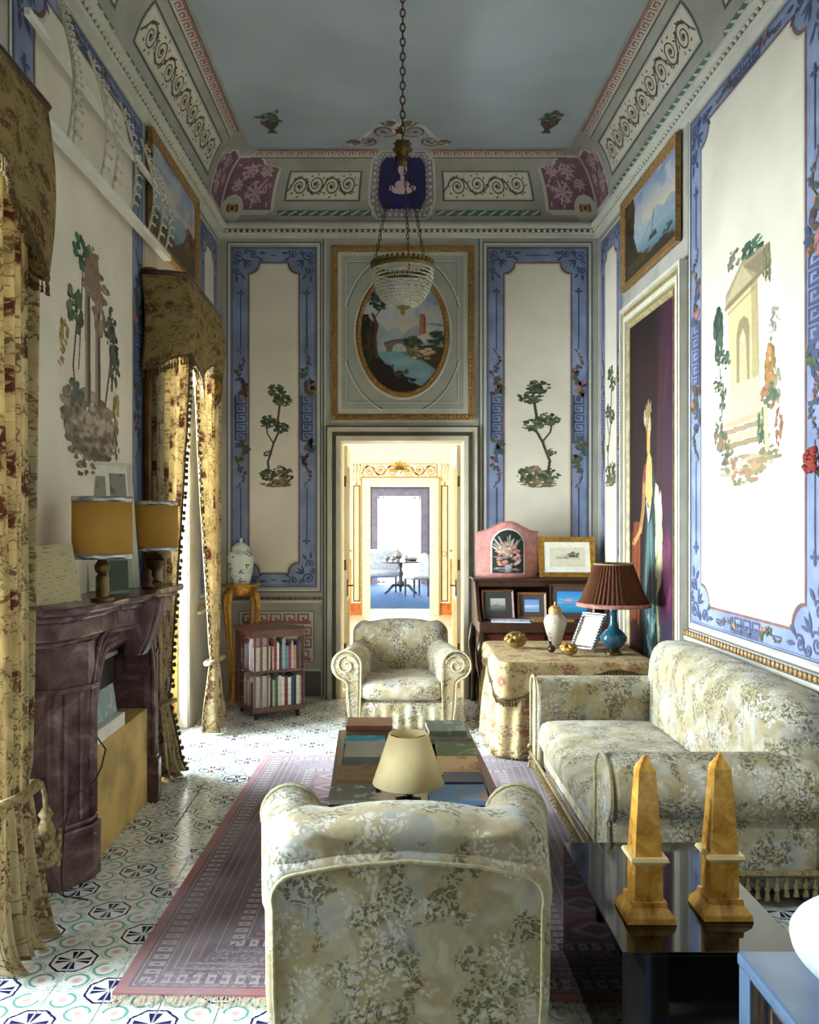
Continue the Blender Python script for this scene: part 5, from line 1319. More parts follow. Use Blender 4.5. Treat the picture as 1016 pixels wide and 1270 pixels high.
m = MB(); m.T = Matrix.Translation((-1.225 - FX, 0, 1.20)) @ Matrix.Rotation(R(90), 4, 'X'); m.lathe([(0, -.08), (.028, -.08), (.022, 0), (.028, .08), (0, .08)], (0, 0, 0), 14); m.build('volute', PURP, ks2, smooth=40)
SOOT = pm('sooty_plaster', '#4a4542', .9, 0, .4, 6, .1, 20); OCH = pm('ochre_plaster', '#c2a566', .85, 0, .3, 4, .15, 16)
MB().box(XWn, -.475, 0, XWn + .012, .475, 1.08).build('fireback', SOOT, fp)
MB().box(XWn + .012, -.475, 0, -1.41 - FX, .475, .545).build('infill_wall', OCH, fp, bevel=.006)
wb = thing('white_board', 'white painted board laid on the fireplace infill', 'board', (-1.47, 4.2, .5465))
MB().box(-.09, -.24, 0, .058, .28, .07).build('board', WHITEP, wb, bevel=.004)
gp = tag(MB().box(-.006, -.20, 0, .006, .20, .15).build('glass_pane', [m_print('sea_glass_print', '#8fa5aa', '#cfd8d6', 30)]), 'small greenish glass pane standing on the white board in the fireplace', 'pane'); gp.location = (-1.46, 4.28, .618); gp.rotation_euler = (0, R(-8), 0)
m = MB(); m.tube([(-1.40, 4.02, .60), (-1.335, 3.95, .56), (-1.325, 3.86, .50), (-1.33, 3.78, .46), (-1.40, 3.70, .42), (-1.42, 3.67, .3), (-1.43, 3.66, .1), (-1.42, 3.66, .006), (-1.30, 3.62, .005)], .004, 6); tag(m.build('lamp_cable', pm('black_rubber', '#15120f', .5), None, smooth=True), 'thin black cable hanging from the fireplace mouth over its near leg', 'cable')
m = MB(); pts = [P(255, 970, 1711.5 / 325), P(238, 995, 1711.5 / 350), P(217, 1026, 1711.5 / 381)]; m.tube([(p[0], p[1], .004) for p in pts], .003, 6); tag(m.build('floor_wire', MATS['black_rubber'], None, smooth=True), 'thin wire lying on the floor tiles between fireplace and rug', 'wire')
# ------------------------------------------------------------------ on the mantel
ZS = 1.252
SHADE = pm('mustard_silk', '#b98c3a', .8, 0, .12, 5)
def m_shade(name, col, tr=.35):
    mm, nt, b = new_mat(name, .8, 0, .2); k = coords(nt); n = noise(nt, k, 8, 3); c = mixc(nt, n.step(.3, .7) * .25, col, '#7d5a1c' if tr < .4 else '#c9a860'); nt.links.new(c, b.inputs['Base Color'])
    t = nt.nodes.new('ShaderNodeBsdfTranslucent'); nt.links.new(c, t.inputs[0]); mx = nt.nodes.new('ShaderNodeMixShader'); mx.inputs[0].default_value = tr
    nt.links.new(b.outputs[0], mx.inputs[1]); nt.links.new(t.outputs[0], mx.inputs[2]); nt.links.new(mx.outputs[0], nt.nodes['Material Output'].inputs[0]); return mm
MUST = m_shade('mustard_silk_shade', '#e2b75e', .5); CRSH = m_shade('cream_paper_shade', '#f7e9bc', .45); BRSH = m_shade('brown_pleated_shade', '#5d3526', .2)
def mantel_lamp(label, loc, kind):
    t = thing('drum_lamp', label, 'lamp', loc, 0, 'drum lamps on the mantel')
    r = .135
    m = MB(); m.lathe([(r, .205), (r, .475)], (0, 0, 0), 40); sh_ = m.build('lamp_shade', MUST, t, smooth=True, solid=.003)
    for z in (.197, .462): m = MB(); m.lathe([(r + .002, z), (r + .003, z + .026)], (0, 0, 0), 40); m.build('silver_band', SILV, sh_, smooth=True, solid=.002)
    if kind == 0: prof = [(0, 0), (.055, 0), (.055, .012), (.03, .02), (.03, .11), (.028, .115), (.02, .125), (.034, .14), (.036, .165), (.022, .185), (.014, .2), (.01, .30), (0, .30)]
    else: prof = [(0, 0), (.05, 0), (.05, .015), (.018, .03), (.02, .07), (.05, .11), (.062, .145), (.045, .175), (.02, .19), (.01, .2), (.01, .30), (0, .30)]
    MB().lathe(prof, seg=20).build('lamp_base', OLDG if kind == 0 else BRONZ, t, smooth=40)
    m = MB()
    for k in range(3): a = R(120 * k); m.tube([(0, 0, .44), (r * math.cos(a), r * math.sin(a), .465)], .0025, 5)
    m.build('shade_spider', OLDG, t); MB().ball((0, 0, .335), (.022, .022, .04), 10, 8).build('bulb', WHITEP, t, smooth=True)
    return t
mantel_lamp('mustard drum lamp with columnar brass base on the mantel, between letters and keystone', (-1.365, 3.99, ZS), 0)
mantel_lamp('mustard drum lamp with dark urn base at the far end of the mantel', (-1.385, 4.93, ZS), 1)
LET = m_print('old_handwriting', '#c6bb97', '#7d704f', 1, (40, 40, 150))
for k, (x, y, rz, w_, hh) in enumerate(((-1.535, 3.74, 62, .21, .26), (-1.475, 3.715, 58, .22, .275))):
    o = tag(MB().box(-w_ / 2, -.006, 0, w_ / 2, .006, hh).build('old_letter', LET), ['old handwritten sheet leaning behind another at the near end of the mantel', 'old handwritten sheet leaning in front at the near end of the mantel'][k], 'letter')
    o.location = (x, y, ZS + .009); o.rotation_euler = (R(-22), R(-4), R(rz - 24))
fr = thing('framed_photographs', 'pale frame with two grey photographs leaning on the wall behind the drum lamp', 'frame', (-1.52, 4.62, ZS)); fr.rotation_euler = (R(-6), 0, R(58))
m = MB(); rectframe(m, -.17, 0, .17, .70, .02, .02); m.build('frame', IVORY, fr); MB().box(-.16, -.006, .01, .16, .0, .69).build('mount', PAPER, fr)
GPH = m_print('grey_photograph', '#8f8b7e', '#5a564c', 16)
MB().box(-.13, -.009, .30, -.01, -.006, .62).build('photograph', GPH, fr); MB().box(.02, -.009, .34, .13, -.006, .64).build('photograph', GPH, fr)
ac = thing('clear_photo_stand', 'clear upright glass photo stand between the two drum lamps', 'photo stand', (-1.42, 4.42, ZS)); ac.rotation_euler = (R(-8), 0, R(35))
MB().box(-.075, -.004, 0, .075, .004, .22).build('glass', m_glass('greenish_glass', '#d3dccf', 1), ac); m = MB(); m.box(-.05, .006, .01, .05, .009, .17); m.build('photo', GPH, ac)
fg = MB().lathe([(0, 0), (.035, 0), (.04, .01), (.02, .02), (.03, .05), (.018, .07), (.022, .09), (.012, .105), (0, .11)], seg=12).build('small_ornament', BRONZ, None, smooth=True); fg.location = (-1.36, 4.72, ZS); tag(fg, 'small dark turned ornament beside the dark-based drum lamp', 'ornament')

# ================================================================== corner: gilt stand, jar, revolving bookcase
gs = thing('gilt_stand', 'tall gilt stand with curved legs in the corner behind the bookcase', 'stand', (-1.335, 7.50, 0), R(20))
m = MB(); m.prism([(.155 * math.cos(R(a)) * (1 + .1 * math.cos(R(4 * a))), .155 * math.sin(R(a)) * (1 + .1 * math.cos(R(4 * a)))) for a in range(0, 360, 12)], 'z', 1.04, 1.065); m.build('top', GILT, gs, bevel=.006)
m = MB(); m.lathe([(.12, .97), (.135, 1.0), (.13, 1.04)], seg=24, rfun=lambda a, z: 1 + .06 * math.cos(4 * a)); m.build('apron', GILT, gs, smooth=True)
for k in range(4):
    a = R(45 + 90 * k); c_, s2 = math.cos(a), math.sin(a)
    m = MB(); m.tube([(r_ * c_, r_ * s2, z) for r_, z in ((.12, 1.03), (.165, .97), (.18, .88), (.165, .74), (.135, .5), (.115, .25), (.12, .1), (.15, .02), (.165, .012))], [.022, .026, .022, .017, .014, .012, .013, .016, .012], 8); m.build('leg', GILT, gs, smooth=True)
m = MB(); m.lathe([(.118, .22), (.124, .228), (.118, .236), (.10, .228), (.118, .22)], seg=20); m.build('stretcher', GILT, gs, smooth=True)
def m_porcelain(name, base, ink, sc=16):
    mm, nt, b = new_mat(name, .12, 0, .5); k = coords(nt); f = noise(nt, k, sc, 3, 1.2).step(.55, .6) * noise(nt, k, sc * .35, 2, 0, 5).step(.45, .52)
    nt.links.new(mixc(nt, f * .85, base, ink), b.inputs['Base Color']); return mm
jr = thing('porcelain_jar', 'white lidded porcelain jar with dark painted sprigs on the gilt stand', 'jar', (-1.335, 7.49, 1.066))
MB().lathe([(0, 0), (.075, 0), (.085, .02), (.10, .10), (.118, .20), (.12, .24), (.105, .275), (.075, .29), (.075, .30), (0, .30)], seg=28).build('body', m_porcelain('sprigged_porcelain', '#cfd6cb', '#2f3f3c', 30), jr, smooth=50)
MB().lathe([(.08, .30), (.082, .315), (.06, .34), (.03, .36), (.012, .365), (.02, .385), (.012, .40), (0, .405)], seg=24).build('lid', MATS.get('x') or m_porcelain('plain_porcelain', '#d3d8cd', '#7a8a80', 40), jr, smooth=50)
bc = thing('revolving_bookcase', 'two-tier mahogany revolving bookcase on casters, full of books', 'bookcase', (-1.03, 7.13, 0), R(28)); hb = .228
m = MB(); m.box(-hb - .012, -hb - .012, .70, hb + .012, hb + .012, .735); m.build('top', MAHO, bc, bevel=.006); m = MB(); m.box(-hb + .005, -hb + .005, .672, hb - .005, hb - .005, .70); m.build('frieze', MAHO, bc)
MB().box(-hb, -hb, .062, hb, hb, .105).build('base', MAHO, bc, bevel=.004); MB().box(-hb + .01, -hb + .01, .385, hb - .01, hb - .01, .40).build('shelf', MAHO, bc)
MB().box(-.022, -.022, .105, .022, .022, .672).build('centre_post', MAHO, bc)
for sx_, sy_ in ((-1, -1), (1, -1), (1, 1), (-1, 1)):
    m = MB(); m.lathe([(0, 0), (.014, .004), (.018, .02), (.014, .036), (.02, .045), (.02, .062), (0, .062)], (sx_ * .18, sy_ * .18, 0), 10); m.build('caster', BRONZ, bc, smooth=40)
for k in range(4):
    for q in ((-.205, -.15, -.095) if k % 2 == 0 else (-.205, -.15, -.095)):
        m = MB(); m.T = Matrix.Rotation(R(90 * k), 4, 'Z'); m.box(q - .008, -hb - .002, .10, q + .008, -hb + .008, .70); m.build('slat', MAHO, bc)
bcols = {'pale grey': '#c9c4b6', 'navy': '#3b4a63', 'dark red': '#7c2f34', 'grey-green': '#a9b7b3', 'cream': '#e0d8c4', 'black': '#2d2f38', 'steel grey': '#8f9aa4', 'tan': '#b4865a', 'teal': '#5d7f86', 'white': '#d8d4cc', 'plum': '#6b4a5a', 'sage': '#94a08c', 'rose red': '#b7565a', 'pink': '#c7a9b0', 'dark green': '#4a5b4a'}
BM = {n_: pm('book_cloth_' + n_.replace(' ', '_'), c_, .6, 0, .15, 30) for n_, c_ in bcols.items()}
rb = random.Random(5); Bm = Matrix.Translation((-1.03, 7.13, 0)) @ Matrix.Rotation(R(28), 4, 'Z')
def one_book(w_, d_, h_, mat, label, group, M4):
    t = thing('book', label, 'book', (0, 0, 0), 0, group); t.matrix_world = M4
    MB().box(-w_ / 2 + .0015, -d_ / 2 + .003, .003, w_ / 2 - .0015, d_ / 2 - .004, h_ - .003).build('pages', PAPER, t)
    m = MB(); m.box(-w_ / 2, -d_ / 2, 0, -w_ / 2 + .002, d_ / 2, h_); m.box(w_ / 2 - .002, -d_ / 2, 0, w_ / 2, d_ / 2, h_); m.box(-w_ / 2, -d_ / 2 - .001, 0, w_ / 2, -d_ / 2 + .002, h_); m.build('cover', mat, t)
for face, fnm, xs in ((0, 'doorway', -.05), (3, 'curtain', -.05)):   # the two faces that show
    for tier, z in (('lower', .106), ('upper', .401)):
        x = xs; row = []; prev = None
        while True:
            w_ = rb.uniform(.013, .030)
            if x + w_ > .212: break
            n_ = rb.choice([q for q in bcols if q not in [r_[3] for r_ in row[-4:]]])
            row.append((x, w_, rb.uniform(.19, .255), n_)); x += w_ + .001
        if face == 3: row[-1] = row[-1][:3] + ('white' if tier == 'lower' else 'cream',)
        for i, (x, w_, h_, n_) in enumerate(row):
            a_ = row[i - 1][3] if i else 'slats'; b_ = row[i + 1][3] if i < len(row) - 1 else 'corner'
            lab = '%s book between %s and %s, %s tier, bookcase side facing %s' % (n_, a_, b_, tier, fnm)
            one_book(w_ - .001, .138, h_, BM[n_], lab, 'books in the revolving bookcase', Bm @ Matrix.Rotation(R(90 * face), 4, 'Z') @ Matrix.Translation((x + w_ / 2, -.205 + .069, z)))

# ================================================================== coffee table with books and cream lamp
ZT = .42
ct = thing('coffee_table', 'low dark wood coffee table covered with books on the patterned rug', 'coffee table', (.09, 4.12, .012), R(1.5))
MB().box(-.37, -.74, ZT - .05, .37, .74, ZT - .012).build('table_top', DWOOD, ct, bevel=.008)
m = MB(); 
for a, b, c_, d_ in ((-.375, -.745, -.33, .745), (.33, -.745, .375, .745), (-.33, -.745, .33, -.70), (-.33, .70, .33, .745)): m.box(a, b, ZT - .05, c_, d_, ZT - .004)
m.build('raised_rim', DWOOD, ct, bevel=.006); MB().box(-.335, -.705, ZT - .0125, .335, .705, ZT - .009).build('glass_inset', m_glass('table_glass', '#c9cfc8', 1), ct)
MB().box(-.33, -.69, .12, .33, .69, .14).build('lower_shelf', DWOOD, ct)
for a in (-.34, .34):
    for b in (-.71, .71): m = MB(); m.frustum((a, b), .03, .05, 0, ZT - .05); m.build('leg', DWOOD, ct)
def flat_book(label, x0, x1, y0, y1, z, h_, col, ink=None, rz=0, name='book', group='books on the coffee table'):
    t = thing(name, label, 'book', ((x0 + x1) / 2, (y0 + y1) / 2, z), R(rz), group); a, b = (x1 - x0) / 2, (y1 - y0) / 2
    MB().box(-a + .003, -b + .003, .002, a - .003, b - .003, h_ - .002).build('pages', PAPER, t)
    cm = m_print('cover_' + col.strip('#'), col, ink, 14) if ink else pm('cover_' + col.strip('#'), col, .45, 0, .12, 10)
    m = MB(); m.box(-a, -b, 0, a, b, .003); m.box(-a, -b, h_ - .003, a, b, h_); m.box(-a, -b, .003, a, -b + .003, h_ - .003); m.build('cover', cm, t)
    return t
z0 = ZT + .013
t = thing('leather_box', 'plain brown leather box at the far left corner of the coffee table', 'box', (-.125, 4.73, z0 - .002)); MB().box(-.125, -.10, 0, .125, .10, .045).build('body', pm('brown_leather', '#8a5a44', .5, 0, .12, 12), t, bevel=.004); MB().box(-.128, -.103, .047, .128, .103, .075).build('lid', MATS['brown_leather'], t, bevel=.004)
flat_book('turquoise book lying in front of the brown leather box', -.25, -.035, 4.42, 4.60, z0, .028, '#3f9ab0', '#9fd0d8')
flat_book('thick grey book lying in front of the turquoise book', -.235, -.04, 4.10, 4.39, z0, .05, '#7d7d78')
flat_book('brown picture book with wood-grain cover beside the cream lamp', -.25, -.05, 3.84, 4.07, z0, .02, '#8a6e4c', '#5a4630')
flat_book('picture book with pale reflections painted on its cover, left of the cream lamp', -.27, -.07, 3.56, 3.80, z0, .018, '#6e6d60', '#c9ccc4')  # pale reflections are put into the cover colour
flat_book('white brochure lying between box and books at the far end of the coffee table', .03, .19, 4.58, 4.80, z0, .006, '#dfe3e6')
b1 = flat_book('large grey book at the bottom of the pile on the far right corner', .20, .43, 4.52, 4.80, z0, .03, '#8d8378'); flat_book('green-grey book on top of the pile on the far right corner', .195, .40, 4.56, 4.81, z0 + .032, .028, '#6f7468', '#a8aa98', 3)
flat_book('landscape picture book below the pile at the right edge', .23, .43, 4.22, 4.49, z0, .024, '#5f6a4c', '#a59a72')
flat_book('tan cookery book with speckled cover at the right edge', .22, .42, 3.98, 4.19, z0, .03, '#c9a87c', '#8a5a3c')
flat_book('navy blue book lying at the right of the cream lamp', .24, .41, 3.80, 3.95, z0, .022, '#2c3c5c')
flat_book('blue and orange picture book at the near right corner', .16, .41, 3.55, 3.77, z0, .02, '#6f8fb4', '#c08a4c')
lp = thing('cream_lamp', 'small lamp with cream conical shade standing on the coffee table', 'lamp', (.071, 3.62, z0 - .001))
m = MB(); m.lathe([(.152, .075), (.082, .285)], seg=48); m.build('lamp_shade', CRSH, lp, smooth=True, solid=.003)
MB().lathe([(0, 0), (.055, 0), (.055, .012), (.018, .02), (.016, .08), (.02, .1), (.012, .12), (.012, .17), (0, .17)], seg=18).build('lamp_base', BLACKM, lp, smooth=40)
MB().ball((0, 0, .2), (.025, .025, .035), 10, 8).build('bulb', WHITEP, lp, smooth=True); m = MB()
for k in range(3): a = R(120 * k + 30); m.tube([(0, 0, .255), (.088 * math.cos(a), .088 * math.sin(a), .268)], .0025, 5)
m.build('shade_spider', OLDG, lp)
# ================================================================== cloth-covered table by the sofa
tb_ = thing('draped_table', 'table draped to the floor with floral cloth and fringed overcloth behind the sofa', 'table', (1.26, 6.24, .013))
TZ = .65
def rrect(hx, hy, r, n=6):
    p = []
    for cx, cy, a in ((hx - r, hy - r, 0), (-hx + r, hy - r, 90), (-hx + r, -hy + r, 180), (hx - r, -hy + r, 270)): p += arc(cx, cy, r, a, a + 90, n)
    return p
def perim(hx, hy, r, n):
    p = rrect(hx, hy, r, 8); p.append(p[0]); Ls = [0]
    for a, b in zip(p[:-1], p[1:]): Ls.append(Ls[-1] + math.dist(a, b))
    out = []
    for i in range(n):
        s_ = Ls[-1] * i / n; k = max(j for j in range(len(Ls)) if Ls[j] <= s_ + 1e-9); k = min(k, len(p) - 2)
        q = (s_ - Ls[k]) / max(1e-9, Ls[k + 1] - Ls[k]); out.append((lerp(p[k][0], p[k + 1][0], q), lerp(p[k][1], p[k + 1][1], q)))
    return out, Ls[-1]
def drape(hx, hy, r, zt, dropf, foldn, amp, n, nv, mb, spread=.06, ph=0):
    pr, L = perim(hx, hy, r, n)
    vs = []; uv = []; fs = []
    for f in (.0, .35, .7, .93): 
        for x, y in pr: vs.append((x * f, y * f, zt)); uv.append((x * f, y * f))
    for j in range(nv + 1):
        q = j / nv
        for i, (x, y) in enumerate(pr):
            an = i / n * 2 * PI; D = dropf(x, y, i / n); a = amp * sm(q * 1.6) * (math.sin(foldn * an + ph) + .5 * math.sin(foldn * 1.7 * an + 1 + ph))
            ln = math.hypot(x, y); k = 1 + (spread * q + a) / ln; rr_ = .012 * math.exp(-q * 25)
            vs.append((x * k * (1 - rr_), y * k * (1 - rr_), zt - D * q - (.006 if j == 0 else 0) * 0)); uv.append((i / n * L, .5 + D * q))
    R_ = 4 + nv + 1
    for j in range(R_ - 1):
        for i in range(n): k = (i + 1) % n; fs.append((j * n + i, j * n + k, (j + 1) * n + k, (j + 1) * n + i))
    mb.add(vs, fs, 0, uv); return vs[-n:]
m = MB(); m.tube; legs = MB()
for a in (-.4, .4):
    for b in (-.4, .4): MB().frustum((a, b), .05, .06, 0, .61).build('leg', DWOOD, tb_)
MB().box(-.50, -.47, .61, .5, .47, .64).build('table_top', DWOOD, tb_)
m = MB(); bot = drape(.52, .50, .07, TZ - .004, lambda x, y, t: .63, 15, .022, 260, 26, m, .05); m.build('tablecloth', FLORC, tb_, smooth=55, solid=.004)
m = MB(); fringe(m, [(p[0], p[1], .05) for p in bot[::6]] , .05, .045, .02, .007); m.build('hem_fringe', FRINGE, tb_, smooth=40)
def odrop(x, y, t):
    c_ = max(0, (-x / .54 - y / .51) - 1.0); return .07 + .20 * c_ + .02 * math.sin(t * 60)
m = MB(); bo = drape(.535, .515, .08, TZ + .003, odrop, 12, .006, 260, 8, m, .02, 2); m.build('overcloth', FLORC, tb_, smooth=55, solid=.004)
m = MB(); fringe(m, bo[::4] + [bo[0]], 0, .05, .018, .007); m.build('overcloth_fringe', FRINGD, tb_, smooth=40)
ZD = TZ + .021
pl = thing('pleated_lamp', 'lamp with wide brown pleated shade and turquoise vase base', 'lamp', (1.585, 6.05, ZD))
m = MB(); npl = 46
def psh(u, v):
    a = 2 * PI * u; r = lerp(.252, .132, v ** .85) * (1 + .03 * (1 if int(round(u * npl * 2)) % 2 else -1)); return (r * math.cos(a), r * math.sin(a), .345 + .30 * v)
m.grid(psh, npl * 2, 12, 0, True); shd = m.build('lamp_shade', BRSH, pl, solid=.003)
m = MB(); m.lathe([(.262, .345), (.256, .362), (.250, .372)], seg=48); m.build('pink_hem', pm('dusty_pink_braid', '#a3705f', .9, 0, .3, 40), shd, smooth=True, solid=.004)
m = MB(); m.lathe([(.138, .64), (.138, .652)], seg=40); m.build('top_braid', FRINGE, shd, smooth=True, solid=.004)
TURQ = m_porcelain('turquoise_cloisonne', '#1a5060', '#5a4068', 38)
MB().lathe([(.035, .035), (.06, .055), (.092, .10), (.095, .125), (.07, .16), (.035, .19), (.026, .23), (.026, .30), (.034, .33), (.03, .345), (0, .345)], seg=28).build('vase', TURQ, pl, smooth=True)
MB().lathe([(0, 0), (.06, 0), (.058, .015), (.04, .025), (.045, .037), (0, .037)], seg=20).build('foot', OLDG, pl, smooth=40); MB().lathe([(.008, .345), (.008, .64), (0, .645)], seg=8).build('stem', OLDG, pl)
m = MB()
for k in range(3): a = R(120 * k); m.tube([(0, 0, .635), (.136 * math.cos(a), .136 * math.sin(a), .643)], .003, 5)
m.build('shade_spider', OLDG, pl)
uj = thing('ginger_jar', 'pale lidded ginger jar with faint pink flowers beside the silver mirror', 'jar', (1.24, 6.42, ZD))
MB().lathe([(0, 0), (.04, 0), (.045, .012), (.05, .05), (.075, .13), (.088, .18), (.08, .22), (.05, .245), (.045, .25), (0, .25)], seg=28).build('body', m_porcelain('rose_porcelain', '#c6bba9', '#8f6468', 34), uj, smooth=50)
MB().lathe([(.05, .25), (.052, .265), (.048, .29), (.025, .31), (.008, .315), (.01, .33), (0, .345)], seg=24).build('lid', pm('gilded_porcelain', '#b59a5c', .3, .2, .3, 40), uj, smooth=50)
sm_ = thing('silver_frame', 'ornate silver standing frame with pale picture leaning between jar and lamp', 'frame', (1.40, 6.22, ZD + .002)); sm_.rotation_euler = (R(-34), R(0), R(-48)) 
m = MB(); rectframe(m, -.105, 0, .105, .30, .03, .022); m.build('frame', SILV, sm_)
m = MB()
for i in range(46):
    t = i / 46 * 4; s_ = int(t); q = t - s_; x, z = [(-.09 + .18 * q, .015), (.09, .015 + .27 * q), (.09 - .18 * q, .285), (-.09, .285 - .27 * q)][s_]; m.ball((x, -.018, z), (.016, .012, .016), 6, 4)
m.build('repousse_ornament', SILV, sm_, smooth=True); MB().box(-.078, -.012, .028, .078, -.008, .272).build('picture', m_print('pale_print', '#d3d0bd', '#a8a68c', 20), sm_); MB().box(-.09, 0, .01, .09, .006, .28).build('backing', DWOOD, sm_)
def gilt_lump(label, loc, s_, seed, col):
    r_ = random.Random(seed); t = thing('gilt_carving', label, 'carving', loc, r_.uniform(0, 3)); m = MB(); m.ball((0, 0, .05 * s_), (.07 * s_, .055 * s_, .05 * s_), 12, 8); m.build('core', col, t, smooth=True)
    m = MB()
    for i in range(34):
        a, b = r_.uniform(0, 6.28), r_.uniform(.1, 1.4); m.ball((.065 * s_ * math.cos(a) * math.cos(b), .052 * s_ * math.sin(a) * math.cos(b), .05 * s_ + .045 * s_ * math.sin(b)), (.018 * s_, .018 * s_, .016 * s_), 7, 5)
    m.build('petals', GILT if seed == 2 else col, t, smooth=True); return t
gilt_lump('clustered gilt carving at the table corner nearest the doorway', (.93, 6.33, ZD + .002), 1.15, 1, pm('dull_gilt', '#8f7340', .45, .5, .35, 40)); gilt_lump('small gilt shell carving in front of the ginger jar', (1.25, 5.98, ZD + .002), .85, 2, MATS['dull_gilt'])
m = MB(); m.ball((0, 0, .03), (.03, .045, .03), 8, 6); m.tube([(0, .03, .04), (.0, .05, .075)], [.014, .01], 6); bd = m.build('small_bird', BRONZ, None, smooth=True); bd.location = (1.15, 6.10, ZD + .002); tag(bd, 'tiny dark bird figurine beside the gilt shell carving', 'figurine')

# ================================================================== writing desk against the back wall
dk = thing('writing_desk', 'dark walnut writing desk with open shelf against the back wall', 'desk', (1.26, 7.34, 0)); DXm = 1.26; DY = 7.34
def dl(x, y): return (x - DXm, y - DY)
xa, xb = .72 - DXm, 1.83 - DXm
MB().box(xa, 6.95 - DY, .70, xb, 7.70 - DY, .785).build('writing_top', DWOOD, dk, bevel=.008)
MB().box(xa + .03, 7.0 - DY, .30, xb - .03, 7.68 - DY, .70).build('carcase', DWOOD, dk, bevel=.004)
for i in range(2):
    x0 = xa + .05 + i * .52; d_ = MB().box(x0, 6.985 - DY, .50, x0 + .49, 7.0 - DY, .685).build('drawer', MAHO, dk, bevel=.004); d2 = MB().box(x0, 6.985 - DY, .31, x0 + .49, 7.0 - DY, .49).build('drawer', MAHO, dk, bevel=.004)
    for d, z in ((d_, .6), (d2, .4)):
        for xx in (x0 + .12, x0 + .37): MB().ball((xx, 6.975 - DY, z), .014, 8, 6).build('knob', OLDG, d, smooth=True)
for x in (xa + .03, xb - .03):
    for y in (7.0 - DY, 7.66 - DY): m = MB(); m.tube([(x, y, .70), (x - .02 * (1 if x < 0 else -1), y - .01, .52), (x, y, .3), (x - .01, y, .1), (x - .015, y - .01, .0)], [.038, .042, .028, .02, .026], 8); m.build('leg', DWOOD, dk, smooth=True)
for x in (xa, xb - .03): m = MB(); m.prism([(7.08 - DY, .785), (7.69 - DY, .785), (7.69 - DY, 1.10), (7.36 - DY, 1.10), (7.33 - DY, 1.06), (7.26 - DY, .98)], 'x', x, x + .03); m.build('side_panel', DWOOD, dk, bevel=.004)
MB().box(xa - .015, 7.31 - DY, 1.10, xb + .015, 7.70 - DY, 1.125).build('shelf_top', DWOOD, dk, bevel=.005); MB().box(xa + .03, 7.33 - DY, 1.055, xb - .03, 7.345 - DY, 1.10).build('frieze', DWOOD, dk); MB().box(xa + .03, 7.62 - DY, .785, xb - .03, 7.64 - DY, 1.10).build('back_panel', DWOOD, dk)
def picture(name, label, loc, w_, h_, fw, fm, mount, cv, lean=10, rz=0, mt=0, cat='picture'):
    t = thing(name, label, cat, loc, 0); t.rotation_euler = (R(-lean), 0, R(rz)); m = MB(); rectframe(m, -w_ / 2, 0, w_ / 2, h_, fw, .02); m.build('frame', fm, t, bevel=.002)
    MB().box(-w_ / 2 + .004, -.004, .004, w_ / 2 - .004, .004, h_ - .004).build('mount', mount, t)
    e = cv.e; a = w_ / 2 - fw - mt; cv.build('image', lambda x, y: (-a + (x - e[0]) / (e[2] - e[0]) * 2 * a, -.006, fw + mt + (y - e[1]) / (e[3] - e[1]) * (h_ - 2 * (fw + mt))), t); return t
RW = pm('red_brown_frame', '#6a3a26', .4, 0, .2, 14)
c = Canvas(0, 0, 1.3, 1, 50, None, 41); c.grad([(0, '#4a4c44'), (.4, '#7d8078'), (.5, '#a9aca2'), (1, '#b9bcb0')]); c.foliage(.5, .45, .4, .08, 20, ['#5a5a50', '#74746a'], .3)
picture('small_picture', 'small dull landscape in thin brown frame at the open side of the desk shelf', P(618.5, 766, 7.18)[:2] + (.787,), .27, .25, .016, RW, pm('dark_mount', '#3a3836', .8), c, 14, 4, .055)
c = Canvas(0, 0, 1.4, 1, 50, None, 42); c.grad([(0, '#8fb0d6'), (.25, '#6f94c8'), (.45, '#b9cbe0'), (.6, '#7aa0d8'), (1, '#6a95d8')]); c.line([(0, .45), (1.4, .47)], .05, '#dfe6ea'); c.line([(.1, .3), (1.2, .28)], .04, '#c9d8e8')
picture('small_picture', 'small blue seascape in a light brown frame in the middle of the desk shelf', P(660, 766, 7.22)[:2] + (.787,), .245, .225, .018, pm('light_brown_frame', '#8a5c34', .4, 0, .2, 14), pm('grey_mount', '#4a4640', .8), c, 12, -2, .042)
c = Canvas(0, 0, 1.5, 1, 60, None, 43); c.grad([(0, '#1f7fb8'), (.3, '#3aa0d0'), (.5, '#6aa6d8'), (.7, '#4a9ad8'), (1, '#2f8ad0')]); c.poly([(.2, .4), (.7, .75), (.8, .7), (1.2, .42)], '#7a9ac8'); c.foliage(.45, .6, .3, .06, 16, ['#d8a8b0', '#e0b8b8'], .3); c.line([(0, .36), (1.5, .38)], .06, '#4a8ab8')
picture('large_blue_picture', 'larger bright blue mountain seascape in dark frame beside the pleated lamp', P(710, 766, 7.16)[:2] + (.787,), .37, .30, .016, RW, pm('brown_mount', '#4a3c38', .8), c, 12, -4, .045)
mg = tag(MB().box(-.16, -.10, 0, .16, .10, .008).build('magazine', m_print('blue_white_cover', '#cfd6e2', '#5a78b0', 18)), 'blue and white magazine lying open on the desk top', 'magazine'); mg.location = (.99, 7.05, .787); mg.rotation_euler = (0, 0, R(-8))
fo = tag(MB().box(-.17, -.07, 0, .17, .07, .016).build('wooden_tray', pm('tan_wood', '#a3763c', .5, 0, .2, 14), None, bevel=.003), 'thin tan wooden tray lying beside the magazine on the desk', 'tray'); fo.location = (1.34, 7.05, .787)
